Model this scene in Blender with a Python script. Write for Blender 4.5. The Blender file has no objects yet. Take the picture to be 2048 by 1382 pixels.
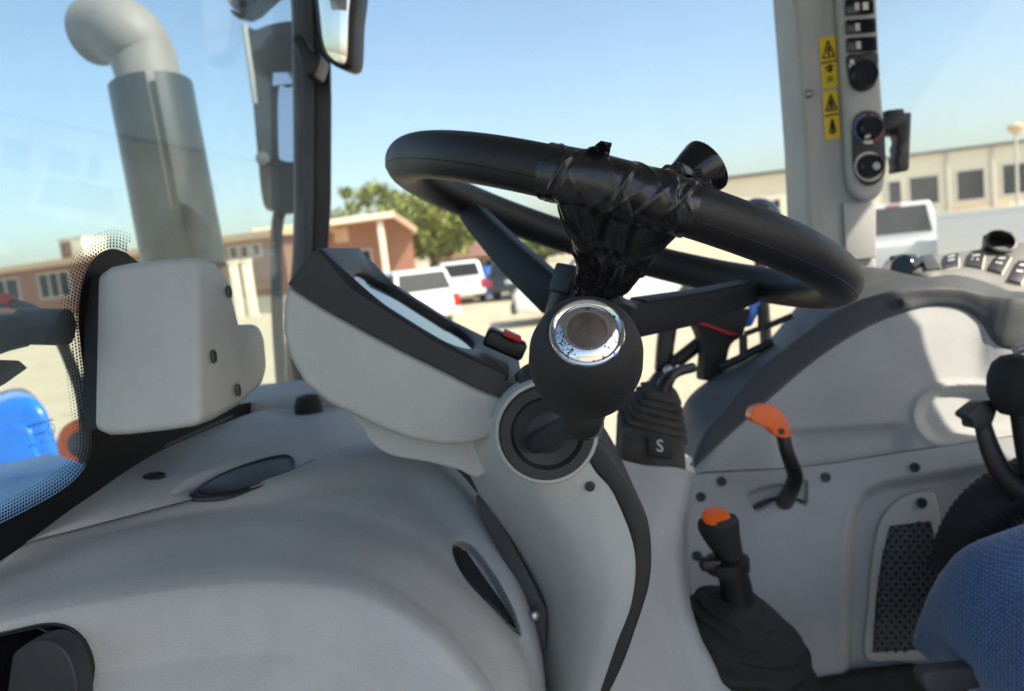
import bpy, bmesh, math, random
from mathutils import Vector, Matrix, noise
random.seed(7)
V = Vector
# ------------------------------------------------------------------ camera
CZ = 2.1
F = 1600.0                                   # focal length in pixels of the 2048 px wide photograph
PITCH, ROLL = math.radians(7.0), math.radians(6.3)
FWD = V((0, math.cos(PITCH), -math.sin(PITCH)))
_r0 = V((1, 0, 0)); _u0 = _r0.cross(FWD)
RGT = _r0*math.cos(ROLL) - _u0*math.sin(ROLL)
UPV = _r0*math.sin(ROLL) + _u0*math.cos(ROLL)
CAM = V((0, 0, CZ))
scene = bpy.context.scene
col = scene.collection
cd = bpy.data.cameras.new('camera'); cam = bpy.data.objects.new('camera', cd); col.objects.link(cam)
cd.sensor_width = 36.0; cd.lens = F/2048*36; cd.clip_start = 0.02; cd.clip_end = 3000
m = Matrix((RGT, UPV, -FWD)).transposed().to_4x4(); m.translation = CAM
cam.matrix_world = m
cd.dof.use_dof = True; cd.dof.focus_distance = 0.425; cd.dof.aperture_fstop = 10.0
scene.camera = cam
# ------------------------------------------------------------------ sky, sun, exposure
SUN = V((0.62, -0.34, 0.71)).normalized()    # towards the sun
w = bpy.data.worlds.new('World'); scene.world = w; w.use_nodes = True
nt = w.node_tree; bg = nt.nodes['Background']
sky = nt.nodes.new('ShaderNodeTexSky'); sky.sky_type = 'NISHITA'; sky.sun_disc = False
sky.sun_elevation = math.asin(SUN.z); sky.sun_rotation = math.atan2(SUN.x, SUN.y)
sky.air_density = 1.0; sky.dust_density = 2.2; sky.ozone_density = 0.45; sky.altitude = 200
nt.links.new(sky.outputs[0], bg.inputs[0]); bg.inputs[1].default_value = 0.122
sd = bpy.data.lights.new('sun', 'SUN'); sd.energy = 4.2; sd.angle = math.radians(0.5); sd.color = (1.0, 0.90, 0.75)
so = bpy.data.objects.new('sun', sd); col.objects.link(so)
so.rotation_euler = (-SUN).to_track_quat('-Z', 'Y').to_euler(); so.location = (3, -3, 8)
vs = scene.view_settings; vs.view_transform = 'Standard'; vs.look = 'None'; vs.gamma = 1.0; vs.use_curve_mapping = False
vs.exposure = 1.0
scene.cycles.max_bounces = 10; scene.cycles.diffuse_bounces = 6; scene.cycles.transparent_max_bounces = 16
scene.cycles.use_denoising = True
scene.cycles.sample_clamp_indirect = 6.0
# ------------------------------------------------------------------ projection helpers: a picture point at a real distance
def ray(px, py): return RGT*((px-1024)/F) - UPV*((py-691)/F) + FWD
def W(px, py, d): return CAM + ray(px, py)*d
def PL(px, py, p0, n):
    r = ray(px, py); return CAM + r*((p0-CAM).dot(n)/r.dot(n))
def PY(px, py, y): return PL(px, py, V((0, y, 0)), V((0, 1, 0)))
def PX(px, py, x): return PL(px, py, V((x, 0, 0)), V((1, 0, 0)))
def PZ(px, py, z=0.0): return PL(px, py, V((0, 0, z)), V((0, 0, 1)))
def pix(p):
    q = p-CAM; d = q.dot(FWD); return 1024+F*q.dot(RGT)/d, 691-F*q.dot(UPV)/d, d
# ------------------------------------------------------------------ objects
ORG = {}
def thing(name, label, cat, loc=(0, 0, 0), group=None):
    o = bpy.data.objects.new(name, None); col.objects.link(o); o.location = loc
    o.empty_display_size = 0.05
    o['label'] = label; o['category'] = cat
    if group: o['group'] = group
    ORG[o.name] = V(loc); return o
def tag(o, label, cat, group=None):
    o['label'] = label; o['category'] = cat
    if group: o['group'] = group
    return o
def struct(o): o['kind'] = 'structure'; return o
def sharpen(bm, ang=38):
    a = math.radians(ang)
    for e in bm.edges:
        if len(e.link_faces) == 2: e.smooth = e.calc_face_angle(0) < a
        else: e.smooth = True
def finish(name, bm, mat, parent=None, smooth=True, ang=38, recalc=True, origin=None):
    if recalc: bmesh.ops.recalc_face_normals(bm, faces=bm.faces)
    for f in bm.faces: f.smooth = smooth
    if smooth: sharpen(bm, ang)
    me = bpy.data.meshes.new(name)
    o = bpy.data.objects.new(name, me); col.objects.link(o)
    if parent is not None:
        org = ORG[parent.name]; o.parent = parent
    else:
        org = V(origin) if origin is not None else V((0, 0, 0))
        o.location = org
    ORG[o.name] = org
    bmesh.ops.translate(bm, verts=bm.verts, vec=-org)
    bm.to_mesh(me); bm.free()
    for mm in (mat if isinstance(mat, (list, tuple)) else [mat]): me.materials.append(mm)
    return o
def raw(name, vs_, fs, mat, parent=None, **k):
    bm = bmesh.new(); vv = [bm.verts.new(v) for v in vs_]
    for f in fs: bm.faces.new([vv[i] for i in f])
    return finish(name, bm, mat, parent, **k)
def cr(p0, p1, p2, p3, t):
    return 0.5*((2*p1)+(p2-p0)*t+(2*p0-5*p1+4*p2-p3)*t*t+(3*p1-p0-3*p2+p3)*t*t*t)
def spline(pts, n, closed=False):
    pts = [V(p) for p in pts]; L = len(pts); out = []
    segs = L if closed else L-1
    for i in range(n):
        u = i*segs/(n if closed else n-1); k = min(int(u), segs-1); t = u-k
        if closed: P = [pts[(k+j-1) % L] for j in range(4)]
        else:
            P = [pts[max(0, min(L-1, k+j-1))] for j in range(4)]
            if k == 0: P[0] = 2*pts[0]-pts[1]
            if k == L-2: P[3] = 2*pts[-1]-pts[-2]
        out.append(cr(*P, t))
    return out
def s2(pts, n, closed=True):                 # smooth a picture outline
    return [(p.x, p.y) for p in spline([V((a, b, 0)) for a, b in pts], n, closed)]
def bevel_bm(bm, wid, seg=3, ang=30, verts=None):
    a = math.radians(ang)
    es = [e for e in bm.edges if len(e.link_faces) == 2 and e.calc_face_angle(0) > a]
    if es: bmesh.ops.bevel(bm, geom=es, offset=wid, segments=seg, profile=0.5, affect='EDGES', clamp_overlap=True)
def prism_bm(poly, vec, bev=0, seg=3, bm=None, ang=30):
    nb = bmesh.new(); vec = V(vec)
    a = [nb.verts.new(p) for p in poly]; b = [nb.verts.new(V(p)+vec) for p in poly]; n = len(a)
    nb.faces.new(a); nb.faces.new(b[::-1])
    for i in range(n): nb.faces.new((a[i], a[(i+1) % n], b[(i+1) % n], b[i]))
    bmesh.ops.recalc_face_normals(nb, faces=nb.faces)
    if bev: bevel_bm(nb, bev, seg, ang)
    if bm is None: return nb
    me = bpy.data.meshes.new('t'); nb.to_mesh(me); nb.free(); bm.from_mesh(me); bpy.data.meshes.remove(me); return bm
def prism(name, poly, vec, mat, parent=None, bev=0.002, seg=3, ang=30, **k):
    return finish(name, prism_bm(poly, vec, bev, seg, None, ang), mat, parent, **k)
def box_bm(c, ax, h, bev=0.0, seg=3, bm=None):
    c = V(c); X, Y, Z = [V(a).normalized() for a in ax]
    poly = [c-X*h[0]*sx-Y*h[1]*sy-Z*h[2] for sx, sy in ((1, 1), (-1, 1), (-1, -1), (1, -1))]
    return prism_bm(poly, Z*2*h[2], bev, seg, bm)
AX = (V((1, 0, 0)), V((0, 1, 0)), V((0, 0, 1)))
def rbox(name, c, h, mat, parent=None, ax=AX, bev=0.003, seg=3, **k):
    return finish(name, box_bm(c, ax, h, bev, seg), mat, parent, **k)
def tube_bm(pts, rad, n=16, closed=False, cap=True, bm=None, flat=1.0, up=None):
    bm = bm or bmesh.new(); pts = [V(p) for p in pts]; L = len(pts)
    if not isinstance(rad, (list, tuple)): rad = [rad]*L
    rings = []; prev = None
    for i, p in enumerate(pts):
        t = (pts[(i+1) % L]-pts[i-1]) if closed else (pts[min(L-1, i+1)]-pts[max(0, i-1)])
        t.normalize()
        if prev is None:
            a = V(up) if up is not None else (V((0, 0, 1)) if abs(t.z) < 0.9 else V((1, 0, 0)))
        else: a = prev
        a = (a-t*a.dot(t)).normalized(); b = t.cross(a); prev = a
        rings.append([bm.verts.new(p+(a*math.cos(q)+b*math.sin(q)*flat)*rad[i]) for q in [2*math.pi*j/n for j in range(n)]])
    for i in range(L if closed else L-1):
        A, B = rings[i], rings[(i+1) % L]
        for j in range(n): bm.faces.new((A[j], A[(j+1) % n], B[(j+1) % n], B[j]))
    if cap and not closed: bm.faces.new(rings[0][::-1]); bm.faces.new(rings[-1])
    return bm
def tube(name, pts, rad, mat, parent=None, n=16, closed=False, flat=1.0, up=None, sm=0, **k):
    if sm:
        if isinstance(rad, (list, tuple)):
            r3 = spline([V((r, 0, 0)) for r in rad], sm, closed); rad = [r.x for r in r3]
        pts = spline(pts, sm, closed)
    return finish(name, tube_bm(pts, rad, n, closed, True, None, flat, up), mat, parent, **k)
def lathe_bm(prof, o, axis, n=40, bm=None, up=None):
    bm = bm or bmesh.new(); axis = V(axis).normalized(); o = V(o)
    a = V(up) if up is not None else (V((0, 0, 1)) if abs(axis.z) < 0.9 else V((1, 0, 0)))
    a = (a-axis*a.dot(axis)).normalized(); b = axis.cross(a); rings = []
    for t, r in prof:
        if r < 1e-6: rings.append([bm.verts.new(o+axis*t)])
        else: rings.append([bm.verts.new(o+axis*t+(a*math.cos(q)+b*math.sin(q))*r) for q in [2*math.pi*j/n for j in range(n)]])
    for A, B in zip(rings, rings[1:]):
        if len(A) == 1 and len(B) == 1: continue
        for j in range(n):
            if len(A) == 1: bm.faces.new((A[0], B[(j+1) % n], B[j]))
            elif len(B) == 1: bm.faces.new((A[j], A[(j+1) % n], B[0]))
            else: bm.faces.new((A[j], A[(j+1) % n], B[(j+1) % n], B[j]))
    if len(rings[0]) > 1: bm.faces.new(rings[0][::-1])
    if len(rings[-1]) > 1: bm.faces.new(rings[-1])
    return bm
def lathe(name, prof, o, axis, mat, parent=None, n=40, **k):
    return finish(name, lathe_bm(prof, o, axis, n), mat, parent, **k)
def net_pts(rows, nu, nv):
    R = [spline(r, nu) for r in rows]
    cols = [spline([r[i] for r in R], nv) for i in range(nu)]
    return [[cols[i][j] for i in range(nu)] for j in range(nv)]
NETG = {}
def surf_at(name, px, py):
    """point and outward normal of a shell at a picture point"""
    G = NETG[name]; best = None
    for j in range(0, len(G)-1):
        for i in range(0, len(G[0])-1):
            x, y = PIXG[name][j][i]; e = (x-px)**2+(y-py)**2
            if best is None or e < best[0]: best = (e, j, i)
    e, j, i = best; p = G[j][i]; n = (G[j][i+1]-p).cross(G[j+1][i]-p).normalized()
    if n.dot(CAM-p) < 0: n = -n
    return PL(px, py, p, n), n
PIXG = {}
def net(name, rows, mat, parent=None, nu=60, nv=40, thick=0.004, back=None, disp=None, **k):
    """smooth shell through control points; disp(px,py) pushes a point along its view ray (recesses, steps); real thickness behind"""
    G = net_pts(rows, nu, nv)
    if disp:
        for r in G:
            for i, p in enumerate(r):
                x, y, d = pix(p); r[i] = W(x, y, d+disp(x, y))
    NETG[name] = G; PIXG[name] = [[pix(p)[:2] for p in r] for r in G]
    bm = bmesh.new(); back = V(back) if back is not None else FWD
    A = [[bm.verts.new(p) for p in r] for r in G]; B = [[bm.verts.new(p+back*thick) for p in r] for r in G]
    for j in range(nv-1):
        for i in range(nu-1):
            bm.faces.new((A[j][i], A[j][i+1], A[j+1][i+1], A[j+1][i])); bm.faces.new((B[j][i], B[j+1][i], B[j+1][i+1], B[j][i+1]))
    for i in range(nu-1):
        bm.faces.new((A[0][i], B[0][i], B[0][i+1], A[0][i+1])); bm.faces.new((A[-1][i], A[-1][i+1], B[-1][i+1], B[-1][i]))
    for j in range(nv-1):
        bm.faces.new((A[j][0], A[j+1][0], B[j+1][0], B[j][0])); bm.faces.new((A[j][-1], B[j][-1], B[j+1][-1], A[j+1][-1]))
    return finish(name, bm, mat, parent, **k)
def sstep(a, b, x):
    t = max(0, min(1, (x-a)/(b-a))); return t*t*(3-2*t)
def inpoly_dist(x, y, poly):
    """signed distance in picture units, negative inside"""
    d = 1e9; ins = False; n = len(poly)
    for i in range(n):
        x1, y1 = poly[i]; x2, y2 = poly[(i+1) % n]
        if (y1 > y) != (y2 > y) and x < (x2-x1)*(y-y1)/(y2-y1)+x1: ins = not ins
        dx, dy = x2-x1, y2-y1; t = max(0, min(1, ((x-x1)*dx+(y-y1)*dy)/(dx*dx+dy*dy+1e-9)))
        d = min(d, math.hypot(x-x1-t*dx, y-y1-t*dy))
    return -d if ins else d
def text_obj(name, s, size, o, xd, yd, mat, parent, lift=0.0003):
    cu = bpy.data.curves.new('t', 'FONT'); cu.body = s; cu.size = size; cu.align_x = 'LEFT'; cu.resolution_u = 3
    to = bpy.data.objects.new('t', cu); col.objects.link(to)
    dg = bpy.context.evaluated_depsgraph_get(); dg.update()
    me = bpy.data.meshes.new_from_object(to.evaluated_get(dg))
    bm = bmesh.new(); bm.from_mesh(me); X = V(xd).normalized(); Y = V(yd).normalized(); Z = X.cross(Y)
    for v in bm.verts: v.co = V(o)+X*v.co.x+Y*v.co.y
    bpy.data.objects.remove(to); bpy.data.curves.remove(cu); bpy.data.meshes.remove(me)
    return finish(name, bm, mat, parent, smooth=False, recalc=False)
# ------------------------------------------------------------------ materials
def mat(name, base, rough=0.5, metal=0.0, spec=0.5, bump=None, var=None, speck=None, coat=0.0, sheen=0):
    """bump=(scale,strength,distance) noise grain; var=(scale,amount) dust/wear variation; speck=(scale,amount,colour) small marks"""
    m = bpy.data.materials.new(name); m.use_nodes = True; n = m.node_tree.nodes; l = m.node_tree.links
    b = n['Principled BSDF']; b.inputs['Roughness'].default_value = rough; b.inputs['Metallic'].default_value = metal
    b.inputs['Specular IOR Level'].default_value = spec; b.inputs['Coat Weight'].default_value = coat
    b.inputs['Base Color'].default_value = (*base, 1)
    tc = n.new('ShaderNodeTexCoord'); src = None
    if var:
        tx = n.new('ShaderNodeTexNoise'); tx.inputs['Scale'].default_value = var[0]; tx.inputs['Detail'].default_value = 6; tx.inputs['Roughness'].default_value = 0.65
        l.new(tc.outputs['Object'], tx.inputs['Vector'])
        mr = n.new('ShaderNodeMapRange'); mr.inputs[1].default_value = .3; mr.inputs[2].default_value = .7; mr.inputs[3].default_value = 1-var[1]; mr.inputs[4].default_value = 1+var[1]
        l.new(tx.outputs['Fac'], mr.inputs[0])
        vm = n.new('ShaderNodeVectorMath'); vm.operation = 'SCALE'; vm.inputs[0].default_value = base
        l.new(mr.outputs[0], vm.inputs['Scale']); l.new(vm.outputs[0], b.inputs['Base Color']); src = vm.outputs[0]
        rr = n.new('ShaderNodeMapRange'); rr.inputs[1].default_value = .3; rr.inputs[2].default_value = .7; rr.inputs[3].default_value = min(1, rough*1.15); rr.inputs[4].default_value = rough*.85
        l.new(tx.outputs['Fac'], rr.inputs[0]); l.new(rr.outputs[0], b.inputs['Roughness'])
    if speck:
        tx = n.new('ShaderNodeTexNoise'); tx.inputs['Scale'].default_value = speck[0]; tx.inputs['Detail'].default_value = 2
        l.new(tc.outputs['Object'], tx.inputs['Vector'])
        mr = n.new('ShaderNodeMapRange'); mr.inputs[1].default_value = .70; mr.inputs[2].default_value = .76; mr.inputs[4].default_value = speck[1]
        l.new(tx.outputs['Fac'], mr.inputs[0])
        mx = n.new('ShaderNodeMix'); mx.data_type = 'RGBA'; l.new(mr.outputs[0], mx.inputs[0])
        if src: l.new(src, mx.inputs[6])
        else: mx.inputs[6].default_value = (*base, 1)
        mx.inputs[7].default_value = (*speck[2], 1); l.new(mx.outputs[2], b.inputs['Base Color'])
    if bump:
        bp = n.new('ShaderNodeBump'); bp.inputs['Strength'].default_value = bump[1]; bp.inputs['Distance'].default_value = bump[2]
        tx = n.new('ShaderNodeTexNoise'); tx.inputs['Scale'].default_value = bump[0]; tx.inputs['Detail'].default_value = 3
        l.new(tc.outputs['Object'], tx.inputs['Vector']); l.new(tx.outputs['Fac'], bp.inputs['Height']); l.new(bp.outputs[0], b.inputs['Normal'])
    return m
def glass(name, dust=0.05, tint=(0.93, 0.97, 0.96), dust_scale=9):
    m = bpy.data.materials.new(name); m.use_nodes = True; n = m.node_tree.nodes; l = m.node_tree.links
    for x in list(n): n.remove(x)
    out = n.new('ShaderNodeOutputMaterial'); tr = n.new('ShaderNodeBsdfTransparent'); tr.inputs[0].default_value = (*tint, 1)
    gl = n.new('ShaderNodeBsdfGlossy'); gl.inputs['Roughness'].default_value = 0.02
    fr = n.new('ShaderNodeFresnel'); fr.inputs[0].default_value = 1.35
    fm = n.new('ShaderNodeMath'); fm.operation = 'MULTIPLY'; fm.inputs[1].default_value = 0.12; l.new(fr.outputs[0], fm.inputs[0])
    mx = n.new('ShaderNodeMixShader'); l.new(fm.outputs[0], mx.inputs[0]); l.new(tr.outputs[0], mx.inputs[1]); l.new(gl.outputs[0], mx.inputs[2])
    df = n.new('ShaderNodeBsdfTranslucent'); df.inputs[0].default_value = (.8, .78, .74, 1)
    d2 = n.new('ShaderNodeBsdfDiffuse'); d2.inputs[0].default_value = (.7, .69, .66, 1)
    dm = n.new('ShaderNodeMixShader'); dm.inputs[0].default_value = .5; l.new(df.outputs[0], dm.inputs[1]); l.new(d2.outputs[0], dm.inputs[2])
    tc = n.new('ShaderNodeTexCoord'); tx = n.new('ShaderNodeTexNoise'); tx.inputs['Scale'].default_value = dust_scale; tx.inputs['Detail'].default_value = 7; tx.inputs['Roughness'].default_value = .6
    l.new(tc.outputs['Object'], tx.inputs['Vector'])
    mr = n.new('ShaderNodeMapRange'); mr.inputs[1].default_value = .35; mr.inputs[2].default_value = .75; mr.inputs[3].default_value = dust*.5; mr.inputs[4].default_value = dust*1.6
    l.new(tx.outputs['Fac'], mr.inputs[0])
    m2 = n.new('ShaderNodeMixShader'); l.new(mr.outputs[0], m2.inputs[0]); l.new(mx.outputs[0], m2.inputs[1]); l.new(dm.outputs[0], m2.inputs[2])
    l.new(m2.outputs[0], out.inputs[0]); return m
M = {}
M['btn'] = mat('console_top_plastic', (.19, .188, .18), .6, bump=(1500, .3, .0005), var=(9, .1))
M['grey'] = mat('light_grey_plastic', (.40, .408, .402), .60, bump=(1100, .6, .0010), var=(9, .10), speck=(420, .35, (.16, .15, .13)))
M['grey_s'] = mat('smooth_grey_plastic', (.45, .455, .43), .5, bump=(1300, .4, .0007), var=(11, .08), speck=(420, .25, (.18, .16, .14)))
M['mid'] = mat('mid_grey_plastic', (.062, .067, .073), .55, bump=(1500, .3, .0005), var=(8, .12))
M['post'] = mat('pillar_grey_plastic', (.42, .425, .40), .6, bump=(1500, .3, .0005), var=(6, .06))
M['dark'] = mat('charcoal_plastic', (.019, .021, .025), .48, bump=(1800, .3, .0004), var=(11, .25))
M['black'] = mat('black_plastic', (.012, .012, .013), .42, bump=(1600, .2, .0004), var=(12, .3))
M['gloss'] = mat('gloss_black_plastic', (.008, .008, .010), .16, var=(20, .5))
M['rubber'] = mat('black_rubber', (.013, .013, .013), .7, bump=(900, .4, .0006), var=(10, .35))
M['boot'] = mat('dusty_rubber_boot', (.060, .055, .048), .85, bump=(500, .4, .0008), var=(25, .45))
M['rim'] = mat('moulded_rim_vinyl', (.010, .010, .0115), .46, bump=(1400, .55, .0006), var=(15, .3))
M['orange'] = mat('orange_plastic', (1.0, .15, .010), .33, var=(30, .1))
M['red'] = mat('red_plastic', (.5, .012, .012), .35)
M['yellow'] = mat('yellow_sticker', (.80, .55, .012), .5, var=(40, .08))
M['ink'] = mat('black_print_gap_shade', (.015, .014, .012), .6)
M['white'] = mat('white_print', (.7, .7, .68), .5)
def scuffs(m, light=(.55, .55, .54), amt=.35, sc=26, dirt=(.20, .17, .13), dsc=3.2, damt=.22):
    """thin pale scratches and dull brownish grime patches over a plastic"""
    n = m.node_tree.nodes; l = m.node_tree.links; b = n['Principled BSDF']; src = b.inputs['Base Color'].links[0].from_socket
    tc = n.new('ShaderNodeTexCoord'); mp = n.new('ShaderNodeMapping'); mp.inputs['Scale'].default_value = (1, .22, 1); mp.inputs['Rotation'].default_value = (.4, .7, .5); l.new(tc.outputs['Object'], mp.inputs[0])
    v = n.new('ShaderNodeTexVoronoi'); v.feature = 'DISTANCE_TO_EDGE'; v.inputs['Scale'].default_value = sc; l.new(mp.outputs[0], v.inputs['Vector'])
    a = n.new('ShaderNodeMapRange'); a.inputs[1].default_value = .004; a.inputs[2].default_value = .0; a.inputs[4].default_value = 1; l.new(v.outputs['Distance'], a.inputs[0])
    k = n.new('ShaderNodeTexNoise'); k.inputs['Scale'].default_value = 12; k.inputs['Detail'].default_value = 3; l.new(tc.outputs['Object'], k.inputs['Vector'])
    kr = n.new('ShaderNodeMapRange'); kr.inputs[1].default_value = .60; kr.inputs[2].default_value = .70; kr.inputs[4].default_value = amt; l.new(k.outputs['Fac'], kr.inputs[0])
    mu = n.new('ShaderNodeMath'); mu.operation = 'MULTIPLY'; l.new(a.outputs[0], mu.inputs[0]); l.new(kr.outputs[0], mu.inputs[1])
    g = n.new('ShaderNodeTexNoise'); g.inputs['Scale'].default_value = dsc; g.inputs['Detail'].default_value = 9; g.inputs['Roughness'].default_value = .7; l.new(tc.outputs['Object'], g.inputs['Vector'])
    gr = n.new('ShaderNodeMapRange'); gr.inputs[1].default_value = .5; gr.inputs[2].default_value = .75; gr.inputs[4].default_value = damt; l.new(g.outputs['Fac'], gr.inputs[0])
    m1 = n.new('ShaderNodeMix'); m1.data_type = 'RGBA'; l.new(gr.outputs[0], m1.inputs[0]); l.new(src, m1.inputs[6]); m1.inputs[7].default_value = (*dirt, 1)
    m2 = n.new('ShaderNodeMix'); m2.data_type = 'RGBA'; l.new(mu.outputs[0], m2.inputs[0]); l.new(m1.outputs[2], m2.inputs[6]); m2.inputs[7].default_value = (*light, 1)
    l.new(m2.outputs[2], b.inputs['Base Color'])
scuffs(M['grey']); scuffs(M['grey_s'], damt=.15); scuffs(M['post'], damt=.12); scuffs(M['mid'], (.16, .16, .16), .3, 26, (.10, .09, .07), 4, .35); scuffs(M['dark'], (.06, .06, .06), .3, 30, (.045, .04, .034), 5, .4)
M['bluefab'] = None
M['frit'] = mat('black_ceramic_print', (.004, .004, .005), .6, spec=.2)
M['steel'] = mat('zinc_steel', (.45, .44, .42), .35, metal=1.0, var=(60, .2))
M['glass_f'] = glass('windscreen_glass', .06, (.88, .95, .95))
M['glass_s'] = glass('side_glass', .035, (.95, .98, .98))
M['glass_r'] = glass('dusty_quarter_glass', .09, (.92, .96, .96), 5)
M['mirror'] = mat('mirror_glass', (.8, .82, .82), .03, metal=1.0)
M['blue'] = mat('tractor_blue_paint', (.008, .19, .78), .3, coat=.6, var=(6, .15))
M['blue_lit'] = mat('lit_bonnet_blue', (.16, .38, .68), .35, var=(6, .15))  # bonnet blue with its lit paleness put into the colour
M['exh'] = mat('exhaust_silver_paint', (.23, .207, .185), .6, metal=.0, bump=(300, .1, .001), var=(9, .12))
M['shield'] = mat('exhaust_heat_shield', (.022, .027, .030), .36, metal=.2, var=(6, .2))
M['roofl'] = mat('headliner_grey', (.45, .45, .44), .8, bump=(400, .3, .001))
scuffs(M['exh'], (.4, .38, .35), .1, 10, (.10, .085, .07), 5, .45)
def fabric():
    m = mat('blue_woven_fabric', (.035, .09, .26), .85); n = m.node_tree.nodes; l = m.node_tree.links; b = n['Principled BSDF']
    tc = n.new('ShaderNodeTexCoord'); mp = n.new('ShaderNodeMapping'); mp.inputs['Rotation'].default_value = (0, 0, .6); l.new(tc.outputs['Object'], mp.inputs[0])
    v = n.new('ShaderNodeTexVoronoi'); v.inputs['Scale'].default_value = 330; v.inputs['Randomness'].default_value = .25; l.new(mp.outputs[0], v.inputs['Vector'])
    c = n.new('ShaderNodeValToRGB'); c.color_ramp.elements[0].color = (.10, .215, .42, 1); c.color_ramp.elements[1].color = (.020, .068, .185, 1)
    c.color_ramp.elements[0].position = .15; c.color_ramp.elements[1].position = .62
    l.new(v.outputs['Distance'], c.inputs[0]); l.new(c.outputs[0], b.inputs['Base Color'])
    bp = n.new('ShaderNodeBump'); bp.inputs['Strength'].default_value = .5; bp.inputs['Distance'].default_value = .001; bp.invert = True
    l.new(v.outputs['Distance'], bp.inputs['Height']); l.new(bp.outputs[0], b.inputs['Normal']); b.inputs['Sheen Weight'].default_value = .4
    return m
M['bluefab'] = fabric()
def tape_mat():
    m = mat('black_vinyl_tape', (.010, .010, .0115), .27, spec=.75, var=(90, .6)); n = m.node_tree.nodes; l = m.node_tree.links; b = n['Principled BSDF']
    tc = n.new('ShaderNodeTexCoord'); tx = n.new('ShaderNodeTexNoise'); tx.inputs['Scale'].default_value = 60; tx.inputs['Detail'].default_value = 2; tx.inputs['Distortion'].default_value = .6
    l.new(tc.outputs['Object'], tx.inputs['Vector']); bp = n.new('ShaderNodeBump'); bp.inputs['Strength'].default_value = .14; bp.inputs['Distance'].default_value = .003
    t2 = n.new('ShaderNodeTexNoise'); t2.inputs['Scale'].default_value = 190; t2.inputs['Detail'].default_value = 2; t2.inputs['Distortion'].default_value = 1.5; l.new(tc.outputs['Object'], t2.inputs['Vector'])
    b2 = n.new('ShaderNodeBump'); b2.inputs['Strength'].default_value = .05; b2.inputs['Distance'].default_value = .001; l.new(t2.outputs['Fac'], b2.inputs['Height'])
    l.new(tx.outputs['Fac'], bp.inputs['Height']); l.new(b2.outputs[0], bp.inputs['Normal']); l.new(bp.outputs[0], b.inputs['Normal']); return m
M['tape'] = tape_mat()
def chrome_mat():
    m = mat('worn_chrome', (.78, .78, .80), .13, metal=1.0); n = m.node_tree.nodes; l = m.node_tree.links; b = n['Principled BSDF']
    tc = n.new('ShaderNodeTexCoord'); tx = n.new('ShaderNodeTexNoise'); tx.inputs['Scale'].default_value = 900; tx.inputs['Detail'].default_value = 4; l.new(tc.outputs['Object'], tx.inputs['Vector'])
    t2 = n.new('ShaderNodeTexNoise'); t2.inputs['Scale'].default_value = 110; t2.inputs['Detail'].default_value = 3; l.new(tc.outputs['Object'], t2.inputs['Vector'])
    ad = n.new('ShaderNodeMath'); ad.operation = 'MULTIPLY'; l.new(tx.outputs['Fac'], ad.inputs[0]); l.new(t2.outputs['Fac'], ad.inputs[1])
    mr = n.new('ShaderNodeMapRange'); mr.inputs[1].default_value = .325; mr.inputs[2].default_value = .355; l.new(ad.outputs[0], mr.inputs[0])
    mx = n.new('ShaderNodeMix'); mx.data_type = 'RGBA'; mx.inputs[6].default_value = (.80, .80, .82, 1); mx.inputs[7].default_value = (.10, .075, .045, 1); l.new(mr.outputs[0], mx.inputs[0]); l.new(mx.outputs[2], b.inputs['Base Color'])
    m3 = n.new('ShaderNodeMapRange'); m3.inputs[3].default_value = .1; m3.inputs[4].default_value = .6; l.new(mr.outputs[0], m3.inputs[0]); l.new(m3.outputs[0], b.inputs['Roughness'])
    return m
M['chrome'] = chrome_mat()
M['bronze'] = mat('tarnished_brown_metal', (.13, .105, .085), .5, metal=.45, bump=(1500, .3, .0003), var=(220, .35), speck=(500, .4, (.3, .27, .22)))
# ================================================================== outside: ground, buildings, trees, vehicles
def ground_mat():
    m = mat('sandy_gravel_lot', (.46, .38, .26), .9); n = m.node_tree.nodes; l = m.node_tree.links; b = n['Principled BSDF']
    tc = n.new('ShaderNodeTexCoord'); outs = []
    for s, d in ((.35, 8), (9, 6)):
        tx = n.new('ShaderNodeTexNoise'); tx.inputs['Scale'].default_value = s; tx.inputs['Detail'].default_value = d; l.new(tc.outputs['Object'], tx.inputs['Vector']); outs.append(tx)
    c = n.new('ShaderNodeValToRGB'); c.color_ramp.elements[0].color = (.45, .375, .25, 1); c.color_ramp.elements[1].color = (.58, .49, .34, 1); c.color_ramp.elements[0].position = .3; c.color_ramp.elements[1].position = .7
    mx = n.new('ShaderNodeMath'); mx.operation = 'MULTIPLY_ADD'; mx.inputs[1].default_value = .5; l.new(outs[1].outputs[0], mx.inputs[0])
    h = n.new('ShaderNodeMath'); h.operation = 'MULTIPLY'; h.inputs[1].default_value = .5; l.new(outs[0].outputs[0], h.inputs[0]); l.new(h.outputs[0], mx.inputs[2])
    l.new(mx.outputs[0], c.inputs[0])
    st = n.new('ShaderNodeTexNoise'); st.inputs['Scale'].default_value = .9; st.inputs['Detail'].default_value = 5; st.inputs['Distortion'].default_value = 1.0; l.new(tc.outputs['Object'], st.inputs['Vector'])
    sr = n.new('ShaderNodeMapRange'); sr.inputs[1].default_value = .58; sr.inputs[2].default_value = .72; sr.inputs[4].default_value = .45; l.new(st.outputs['Fac'], sr.inputs[0])
    sm_ = n.new('ShaderNodeMix'); sm_.data_type = 'RGBA'; l.new(sr.outputs[0], sm_.inputs[0]); l.new(c.outputs[0], sm_.inputs[6]); sm_.inputs[7].default_value = (.22, .18, .13, 1); l.new(sm_.outputs[2], b.inputs['Base Color'])
    bp = n.new('ShaderNodeBump'); bp.inputs['Strength'].default_value = .4; bp.inputs['Distance'].default_value = .02; l.new(outs[1].outputs[0], bp.inputs['Height']); l.new(bp.outputs[0], b.inputs['Normal'])
    return m
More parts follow.
